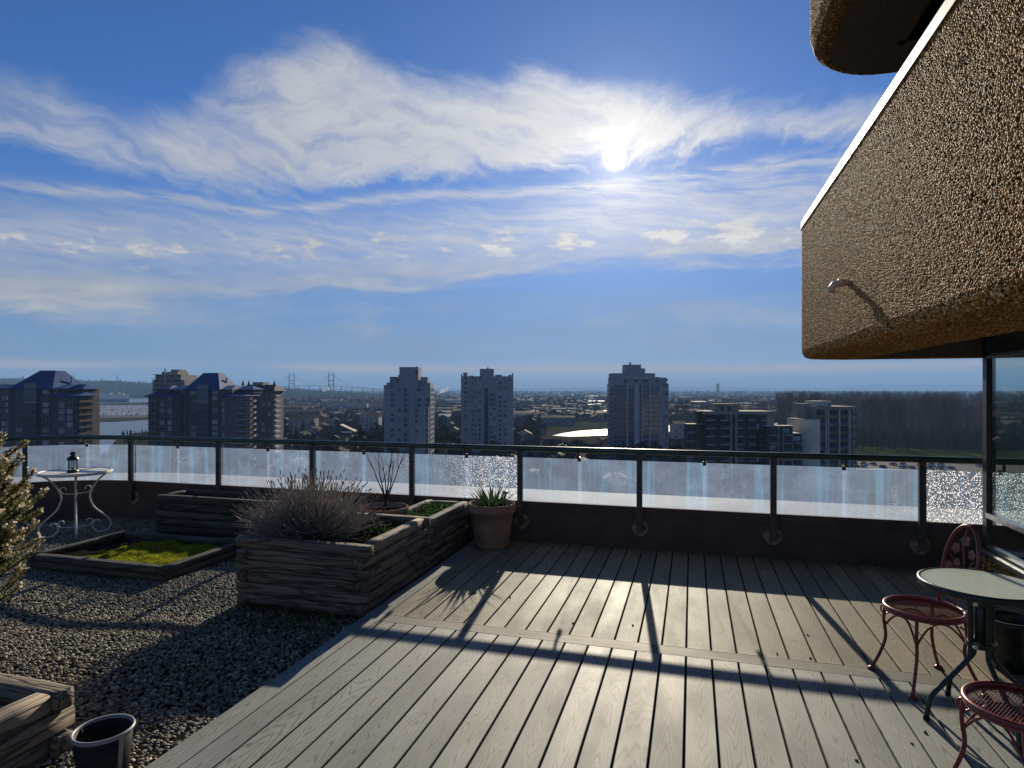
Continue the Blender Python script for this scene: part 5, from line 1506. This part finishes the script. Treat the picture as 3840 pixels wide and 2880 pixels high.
# blue-roofed tower at the far left
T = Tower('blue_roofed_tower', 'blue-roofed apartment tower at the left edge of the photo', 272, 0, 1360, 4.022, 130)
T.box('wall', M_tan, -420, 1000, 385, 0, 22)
T.box('wing', M_tan, 880, 1215, 495, -4, 9)
T.box('wing', M_tan, -700, -380, 495, -4, 10)
T.box('glass_bay', M_gblue, 400, 590, 315, -1.6, -.01)
T.box('bay_lintel', M_pale, 395, 630, 596, -1.9, -1.61, bot=606)
T.hip('roof', -470, 965, 388, -400, 905, 322, 0, 22, M_blue_roof)
T.roof = T.hip('dormer_roof', 170, 835, 388, 398, 637, 110, -1.2, 20, M_blue_roof, yt=(8.0, 14.0), over=.5)
T.hip('wing_roof', 860, 1290, 497, 905, 1240, 448, -4, 9, M_blue_roof, over=.8)
T.hip('wing_roof', 965, 1235, 397, 1040, 1170, 325, 1, 12, M_blue_roof, over=.8)
T.box('penthouse', M_tan, 985, 1200, 395, 1.5, 11.5, bot=455)
MB().tube([(T.X(790), 12, T.Z(300)), (T.X(790), 12, T.Z(205))], .5, 8).build('chimney', M_pale, T.roof)
T.windows([(50, 1.2), (106, 1.0), (295, 2.7), (690, 2.5), (855, 1.0), (-120, 2.4), (-300, 1.2)], 395, 14, 2.8, 1.75, 0, M_pale, 2, .45)
T.windows([(1030, 2.2), (1150, 2.2)], 500, 13, 2.8, 1.9, -4, M_pale, 2, .4)
T.windows([(440, 2.4), (495, 0.9), (545, 2.0)], 610, 11, 2.8, 1.6, -1.6, M_gblue, 2, .25, glass=M_gdark)
z0 = T.Z(505)
for f_ in range(13):
    z = z0 - (f_ + 1)*2.8
    if z < 1: break
    MB().box(T.X(1215), T.X(1215) + 2.0, -3.6, 8.6, z, z + .22).build('balcony', M_tan, T.root)
    MB().box(T.X(1215) + 1.9, T.X(1215) + 2.0, -3.6, 8.6, z + .222, z + 1.0).build('balcony_rail', M_brick, T.root)
    for yy in (-1.5, 2.5, 6.5): put('window', win_mesh(2.4, 1.9, M_gdark, M_pale, 2), T.root, (T.X(1215), yy, z + .5), PI/2)

# second blue-roofed tower
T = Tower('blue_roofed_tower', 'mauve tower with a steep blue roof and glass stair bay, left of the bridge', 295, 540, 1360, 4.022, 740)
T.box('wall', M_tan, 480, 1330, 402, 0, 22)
T.box('wing', M_tan, 120, 600, 492, -3, 12)
T.box('wing', M_mauve, 1215, 1425, 497, -3, 16)
T.box('wing_core', M_tan, 150, 360, 395, 2, 13, bot=490)
T.box('glass_bay', M_gblue, 825, 995, 332, -1.6, -.01)
T.box('bay_lintel', M_beige, 820, 1000, 562, -1.9, -1.61, bot=600)
T.hip('roof', 365, 1325, 405, 435, 1255, 340, 0, 22, M_blue_roof)
T.roof = T.hip('dormer_roof', 630, 1168, 405, 770, 1000, 148, -1.2, 20, M_blue_roof, yt=(8.0, 14.0), over=.5)
T.hip('wing_roof', 85, 615, 497, 140, 560, 440, -3, 12, M_blue_roof)
T.hip('wing_roof', 140, 360, 398, 200, 320, 340, 2, 13, M_blue_roof)
T.hip('wing_roof', 1210, 1560, 500, 1270, 1500, 448, -3, 16, M_blue_roof)
T.hip('wing_roof', 1330, 1580, 405, 1360, 1490, 348, 6, 18, M_blue_roof)
T.box('wing_core', M_tan, 1340, 1560, 403, 6.5, 17.5, bot=460)
MB().tube([(T.X(1095), 10, T.Z(300)), (T.X(1095), 10, T.Z(225))], .45, 8).build('chimney', M_pale, T.roof)
T.windows([(590, 1.3), (745, 2.3), (1070, 2.3), (1240, .01)][:3], 405, 14, 2.82, 1.8, 0, M_pale, 2, .4)
T.windows([(330, 2.0), (440, 1.5)], 500, 13, 2.82, 1.8, -3, M_pale, 2, .4)
T.windows([(1240, .9)], 500, 13, 2.82, 1.7, -3, M_pale, 1, .4)
T.windows([(865, 1.8), (950, 1.8)], 605, 11, 2.82, 1.7, -1.6, M_gblue, 2, .2, glass=M_gdark)
T.balconies(160, 270, 500, 13, 2.82, -3, 1.5, M_beige)
T.windows([(215, 2.6)], 500, 13, 2.82, 1.9, -3, M_beige, 2, .1)
z0 = T.Z(505); xa = T.X(1425)
pl_ = [(xa, -2.5)] + [(xa + 3.2*math.sin(PI*i/10) + .2*i, -2.5 + 18*i/10) for i in range(1, 10)] + [(xa, 15.5)]
bm_ = MB(); bm_.hull2([(x, y, 0) for x, y in pl_], [(x, y, .25) for x, y in pl_]); bm_.mi = 1
for (x0, y0), (x1, y1) in zip(pl_[:-1], pl_[1:]): bm_.hull2([(x0, y0, .252), (x1, y1, .252), (x1 - .08, y1, .252), (x0 - .08, y0, .252)], [(x0, y0, 1.0), (x1, y1, 1.0), (x1 - .08, y1, 1.0), (x0 - .08, y0, 1.0)])
bme = bm_.mesh('balcony', [M_pale, M_mauve])
for f_ in range(13):
    z = z0 - (f_ + 1)*2.82
    if z < 1: break
    put('balcony', bme, T.root, (0, 0, z))
    for yy in (-.5, 3.5, 7.5, 11.5): put('window', win_mesh(2.6, 2.0, M_gdark, M_mauve, 2), T.root, (xa, yy, z + .4), PI/2)

# stepped tower behind it
T = Tower('stepped_tower', 'pale stepped tower with jutting slabs rising behind the mauve tower', 430, 540, 1360, 4.022, 635)
T.box('wall', M_beige, 170, 560, 180, 0, 22); T.box('penthouse', M_beige, 230, 470, 135, 3, 18, bot=180); T.box('plant_room', M_beige, 345, 470, 100, 5, 15, bot=135)
T.box('wall', M_beige, 140, 620, 260, -1, 22); T.box('lift_shaft', M_pale, 332, 350, 95, -2.2, -1.01)
for f_ in range(13):
    z = T.Z(180) - f_*2.9
    ex = min(f_*6, 30)
    for a, b in ((150 - ex, 330), (352, 575 + ex)): MB().box(T.X(a), T.X(b), -2.8, -.999 if f_ > 3 else .5, z - .15, z + .18).build('balcony', M_pale, T.root)
T.windows([(200, 3.0), (280, 3.0), (400, 3.0), (480, 3.0), (550, 3.0)], 262, 12, 2.9, 2.0, -1, M_beige, 2, .2)
T.windows([(220, 2.4), (300, 2.4), (420, 2.4), (500, 2.4)], 185, 2, 2.9, 2.0, 0, M_beige, 2, .2)

# tower with dark roof right behind the mauve one
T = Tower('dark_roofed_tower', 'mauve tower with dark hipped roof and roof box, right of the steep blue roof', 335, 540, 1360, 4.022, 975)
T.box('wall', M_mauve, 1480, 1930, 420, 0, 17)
M_slate = MAT('slate_roof', (.050, .055, .065), .85, (.04, .045, .055), .5)
T.hip('roof', 1400, 1975, 425, 1480, 1900, 330, 0, 17, M_slate); T.box('roof_box', M_beige, 1590, 1750, 292, 4, 12, bot=340)
for zx in (1420, 1510, 1900): MB().lathe([(0, 0), (.9, 0), (0, 3.2)], 6).build('finial', M_slate, T.root, (T.X(zx), 6, T.Z(345)))
T.windows([(1700, 1.8), (1800, 1.8), (1890, 1.4)], 430, 13, 2.8, 1.8, 0, M_pale, 2, .4)
for f_ in range(12):
    z = T.Z(430) - (f_ + 1)*2.8
    MB().box(T.X(1930), T.X(1930) + 1.8, 1, 8, z, z + .8).build('balcony', M_pale, T.root)

# concrete tower with stepped top
T = Tower('concrete_tower', 'grey concrete tower with stepped top and tall blank lift block', 335, 1400, 1360, 4.022, 1535)
T.box('wall', M_conc, 160, 860, 372, 0, 17); T.box('step', M_conc, 205, 850, 302, 1.5, 15, bot=372); T.box('step', M_conc, 230, 345, 210, 3, 12, bot=302); T.box('step', M_conc, 700, 805, 215, 3, 12, bot=302)
T.box('step', M_conc, 362, 400, 182, 3, 12, bot=302); T.box('lift_block', M_conc, 395, 680, 66, -.6, 11, bot=372); T.box('lift_block', M_conc, 520, 632, 372, -.6, -.01, bot=900)
T.box('front_block', M_conc2, 560, 850, 672, -5, -.01); T.box('front_block_cap', M_conc, 555, 856, 664, -5.3, -.01, bot=671.5)
for a, b in ((155, 195), (200, 265), (840, 880), (905, 940)): T.box('parapet_horn', M_conc, a, min(b, 860), 338 if a in (155, 905, 840) else 300, -.1, 1.2, bot=371.5) if a < 860 else None
MB().tube([(T.X(630), 5, T.Z(66)), (T.X(630), 5, T.Z(45))], .25, 6).build('antenna', M_rimgrey, T.root)
T.box('louvre', M_gdark, 638, 662, 118, -.65, -.601, bot=180)
T.windows([(285, 1.5), (390, 1.3), (485, 1.3)], 375, 15, 2.7, 1.45, 0, M_conc2, 2, .35)
T.windows([(690, 1.8), (815, 1.4)], 375, 4, 2.7, 1.45, 0, M_conc2, 2, .4)
T.windows([(672, 1.4)], 690, 11, 2.7, 1.5, -5, M_pale, 2, .45)
T.windows([(833, .8)], 690, 11, 2.7, 2.2, -5, M_conc, 1, .05)
T.windows([(3.0, 1.6), (7.0, 1.6), (11.0, 1.6), (14.5, 1.4)], 375, 15, 2.7, 1.5, 0, M_pale, 2, .6, side=T.X(860))

# concrete tower with corner horns
T = Tower('concrete_tower', 'grey concrete tower with corner horns and a central dark glass strip', 355, 1400, 1360, 4.022, 1831)
T.box('wall', M_conc, 1322, 2110, 205, 0, 18); T.box('penthouse', M_conc, 1602, 1815, 90, 3, 13, bot=205); T.box('vent', M_conc, 1706, 1734, 66, 6, 8, bot=90)
for a, b, y in ((1322, 1340, 168), (1355, 1415, 148), (2040, 2082, 182), (2090, 2110, 155), (1835, 1940, 182), (1440, 1510, 195)): T.box('parapet_horn', M_conc, a, b, y, .2, 3, bot=205)
T.box('string_course', M_conc2, 1322, 2110, 374, -.35, -.01, bot=384)
T.box('dark_strip', M_gblue, 1676, 1736, 385, -.25, -.01)
T.windows([(1392, 1.4), (1497, .8), (1538, .9), (1605, 1.2), (1915, 1.3), (1990, 1.4)], 205, 18, 2.66, 1.35, 0, M_conc2, 2, .32)
T.windows([(1778, 1.3), (1824, 1.3)], 385, 14, 2.66, 1.5, 0, M_pale, 2, .35)
T.windows([(1706, 1.8)], 385, 14, 2.66, 1.7, -.25, M_gblue, 2, .25)
T.windows([(3.0, 1.8), (8.0, 1.8), (13, 1.8)], 205, 18, 2.66, 1.6, 0, M_pale, 2, .6, side=T.X(2110))

# glassy tower with stepped crown
T = Tower('glass_tower', 'blue glass and concrete tower with stepped crown, right of centre', 360, 2250, 1340, 4.607, 2398)
T.box('wall', M_conc, 215, 1090, 455, 0, 20); T.box('wall', M_conc, 225, 1040, 340, .8, 18, bot=455); T.box('crown', M_conc2, 225, 975, 272, 3, 16, bot=340); T.box('crown', M_conc2, 455, 805, 185, 4, 14, bot=272); T.box('crown', M_conc2, 455, 740, 120, 5, 13, bot=185)
T.box('vent', M_conc2, 552, 580, 76, 7, 9, bot=120); T.box('wall', M_conc, 975, 1165, 348, 2, 19, bot=455); T.box('wall', M_conc, 1090, 1205, 455, 2.5, 20)
T.box('crown_rim', M_pale, 335, 975, 338, -.5, .79, bot=372)
for a, b in ((455, 480), (590, 668), (720, 738), (845, 862)): T.box('pier', M_pale, a, b, 460, -.9, -.01)
T.box('terrace_edge', M_pale, 215, 735, 460, -1.0, -.01, bot=472)
fh = 2.66
for f_ in range(16):
    z = T.Z(472) - (f_ + 1)*fh
    if z < 1: break
    for a, b in ((220, 454), (481, 589), (739, 844), (863, 1030)): MB().box(T.X(a), T.X(b), -.7, -.02, z - .02, z + .2).build('floor_slab', M_conc2, T.root)
T.windows([(250, 2.0), (310, 1.7), (370, 1.7), (425, 1.7), (535, 3.2)], 472, 16, fh, 2.1, 0, M_conc, 2, .0, .35, glass=M_gblue)
T.windows([(695, 1.0)], 472, 16, fh, 1.4, 0, M_pale, 1, .05)
T.windows([(790, 2.9), (905, 2.4), (985, 2.4)], 472, 16, fh, 1.9, 0, M_conc, 2, .06, .45, glass=M_gblue)
T.windows([(385, 1.6), (445, 1.6), (520, 1.4), (625, 1.4), (695, 1.2), (790, 2.6), (900, 1.6), (985, 1.6)], 372, 1, fh, 1.8, .8, M_pale, 1, .3, .4)
T.windows([(1115, 1.0), (1165, 1.2)], 352, 17, fh, 1.5, 2.4, M_pale, 1, .6, .6)
for f_ in range(16):
    z = T.Z(472) - (f_ + 1)*fh
    if z < 1: break
    MB().box(T.X(215) - 1.8, T.X(215) - .01, 1, 9, z, z + .9).build('balcony', M_gblue, T.root)

# brick mid-rise
T = Tower('brick_midrise', 'brown brick mid-rise with cream balcony fronts and stepped wings', 217, 2500, 1480, 2.765, 2785, 'building')
T.box('wall', M_brick, 395, 1040, 195, 0, 11); T.box('cornice', M_beige, 388, 1115, 172, -.6, 11.2, bot=206); T.box('penthouse', M_beige, 535, 780, 104, 3, 9, bot=172); T.box('penthouse_roof', M_brick, 528, 788, 98, 2.6, 9.4, bot=104)
T.box('wall', M_beige, 1040, 1112, 206, .01, 11); T.box('wing', M_brick, 232, 392, 312, 2, 6); T.box('wing', M_brick, 345, 392, 178, 3, 6, bot=312); T.box('wing', M_brick, 985, 1255, 322, -4, -.02); T.box('wing', M_brick, 1255, 1360, 400, -3, 9)
T.box('wing_cap', M_cream, 980, 1260, 314, -4.4, -.02, bot=321.5); T.box('wing_cap', M_cream, 1235, 1362, 392, -3.4, 9, bot=399.5); T.box('wing_cap', M_cream, 228, 392, 306, 1.6, 6.2, bot=311.5)
for a, b, y in ((648, 670, -1.0), (700, 727, -1.0)): T.box('pier', M_beige, a, b, 206, y, -.01)
for a, b in ((1095, 1108), (1145, 1158)): T.box('pier', M_beige, a, b, 322, -4.6, -4.01)
for a, b in ((1240, 1246), (1262, 1268)): T.box('pier', M_beige, a, b, 322 if a < 1255 else 400, -4.6 if a < 1255 else -3.6, -4.01 if a < 1255 else -3.01)
fh = 2.82
T.balconies(408, 492, 185, 12, fh, 0, 1.3, M_cream); T.balconies(548, 645, 185, 12, fh, 0, 1.3, M_cream); T.balconies(730, 792, 185, 12, fh, 0, 1.3, M_cream); T.balconies(838, 912, 185, 12, fh, 0, 1.3, M_cream); T.balconies(968, 1030, 185, 12, fh, 0, .9, M_cream)
T.balconies(1020, 1092, 330, 8, fh, -4, 1.1, M_cream); T.balconies(1160, 1238, 330, 8, fh, -4, 1.1, M_cream); T.balconies(1272, 1355, 410, 6, fh, -3, 1.1, M_cream); T.balconies(225, 300, 320, 8, fh, 2, 1.1, M_cream)
T.windows([(430, 1.5), (470, 1.5), (575, 1.8), (620, 1.8), (760, 2.0), (855, 1.5), (895, 1.5), (685, .8), (1005, 1.4), (945, .9)], 206, 12, fh, 1.9, 0, M_brick, 1, .12, .5)
T.windows([(1050, 1.8), (1125, .8), (1190, 1.8)], 335, 8, fh, 1.9, -4, M_beige, 2, .2, .5); T.windows([(1310, 2.2)], 415, 6, fh, 1.9, -3, M_beige, 2, .2, .5); T.windows([(255, 1.6), (345, 1.0)], 325, 8, fh, 1.8, 2, M_beige, 2, .2, .5)
T.windows([(605, 1.1), (678, 1.1)], 110, 1, 2.6, 1.6, 3, M_beige, 1, 0, .5)
for a in (560, 660, 760): T.box('roof_vent', M_alu, a, a + 16, 90, 6, 7, bot=98)

# cream building with curved end wall
T = Tower('cream_building', 'cream building with rounded end wall and dark glass grid beside the bare wood', 220, 2500, 1480, 2.765, 3105, 'building')
T.box('wall', M_beige, 1545, 1960, 140, 0, 14); T.box('cornice', M_beige, 1540, 1968, 122, -.7, 14.3, bot=150); T.box('penthouse', M_cream, 1580, 1752, 68, 3, 11, bot=122); T.box('side_wall', M_beige, 1480, 1545, 96, 4, 14)
xl, xr = T.X(1360), T.X(1548); rad = (xr - xl)/1.0; m = MB(); vs = []; k = 16; zt = T.Z(262)
pl_ = [(xl + .2, 9.0)] + [(xl + rad*(1 - math.cos(PI/2*i/k)), 1.2 - 4.2*math.sin(PI/2*i/k)) for i in range(k + 1)] + [(xr, 9.0)]
m.hull2([(x, y, 0) for x, y in pl_], [(x, y, zt) for x, y in pl_]); m.build('rounded_wall', paint('sunlit_cream', (.74, .69, .55)), T.root)  # lighter copy of the building's cream, with sunlight painted into the colour
MB().hull2([(x, y, zt + .01) for x, y in pl_], [(x, y, zt + .35) for x, y in pl_]).build('rounded_cap', M_alu, T.root)
for a, b in ((1636, 1648), (1660, 1672), (1773, 1787), (1876, 1886), (1893, 1900), (1924, 1934)): T.box('pier', M_cream, a, b, 150, -.9, -.01)
fh = 2.82; T.balconies(1552, 1634, 140, 12, fh, 0, .9, M_beige); T.balconies(1674, 1772, 140, 12, fh, 0, .9, M_beige); T.balconies(1788, 1875, 140, 12, fh, 0, .9, M_beige); T.balconies(1902, 1960, 140, 12, fh, 0, .9, M_beige)
T.windows([(1590, 2.5), (1720, 2.9), (1832, 2.7), (1910, .8), (1946, .7), (1654, .4)], 150, 12, fh, 2.1, 0, M_beige, 2, .10, .35)
T.box('louvre', M_gdark, 1722, 1730, 90, 2.9, 2.999, bot=115); T.box('louvre', M_gdark, 1736, 1744, 90, 2.9, 2.999, bot=115)

# low apartment blocks along the far shore
for i, (px, w, py, D, mat, lb) in enumerate(((1130, 95, 1566, 560, 0, 'long grey low-rise block among trees left of the concrete towers'), (1385, 70, 1560, 540, 2, 'white gabled townhouse row beside the stepped concrete tower'), (1300, 150, 1512, 1150, 2, 'long white warehouse roof beyond the low-rises'), (2080, 150, 1566, 720, 3, 'blue-grey townhouse row left of the glassy tower'), (2550, 45, 1590, 520, 2, 'pale low building right of the glassy tower'), (1420, 60, 1512, 1000, 2, 'pale four-storey block behind the stepped concrete tower'))):
    s_ = D/FPX; top = EYE - (py - HORIZON)*s_ - G; wd = w*s_; b = thing('lowrise_block', ((px - 1920)*s_, D, G), lb, 'building')
    MB().box(-wd/2, wd/2, 0, 14, 0, top).build('wall', M_hw[mat], b); n_w = max(3, int(wd/3.4)); fl = max(1, int(top/2.9))
    A = wd/2 + .5
    MB().hull2([(-A, -.5, top), (-A, 14.5, top), (-A, 7, top + 2.2)], [(A, -.5, top), (A, 14.5, top), (A, 7, top + 2.2)]).build('roof', M_hr[i % 4], b)
    for f_ in range(fl):
        for q in range(n_w): put('window', win_mesh(1.6, 1.4, M_gdark if rf.random() < .6 else M_glight, M_pale, 2), b, (-wd/2 + wd*(q + .5)/n_w, -.001, .9 + f_*2.9))
# lookout tower on the waterfront
lk = thing('lookout_tower', gpt(1302, 1676), 'small lookout tower with a tilted roof on the waterfront', 'tower'); D = lk.location.y; s_ = D/FPX; lk.location.z = G; zt = EYE - (1634 - HORIZON)*s_ - G
for sx in (-2.2, -.7, .7, 2.2): MB().box(sx - .3, sx + .3, -1, 1, 0, zt - .41).build('column', M_pale, lk)
MB().box(-3.4, 3.8, -3, 3, zt + .01, zt + 2.6).build('cabin', M_gdark, lk); MB().hull2([(-4.6, -3.6, zt + 7.5), (-4.6, 3.6, zt + 7.5), (-4.2, 3.6, zt + 8.4), (-4.2, -3.6, zt + 8.4)], [(6.2, -3.6, zt + 3.0), (6.2, 3.6, zt + 3.0), (6.2, 3.6, zt + 3.5), (6.2, -3.6, zt + 3.5)]).build('tilted_roof', M_cream, lk)
MB().box(-3.8, 4.4, -3.3, 3.3, zt - .4, zt).build('platform', M_beige, lk)

# ---- haze over the whole plain
hz = MB(); hz.box(-29500, 29500, -29500, 29500, G - 1, 330)
M_haze = bpy.data.materials.new('haze_air'); M_haze.use_nodes = True; n = M_haze.node_tree.nodes; n.remove(n['Principled BSDF'])
pv = n.new('ShaderNodeVolumePrincipled'); pv.inputs['Color'].default_value = (.34, .60, 1.0, 1); pv.inputs['Density'].default_value = 1.05e-4; pv.inputs['Anisotropy'].default_value = 0.0
M_haze.node_tree.links.new(pv.outputs[0], n['Material Output'].inputs['Volume'])
tag(hz.build('haze', M_haze), 'thin blue winter haze over the plain', kind='stuff')
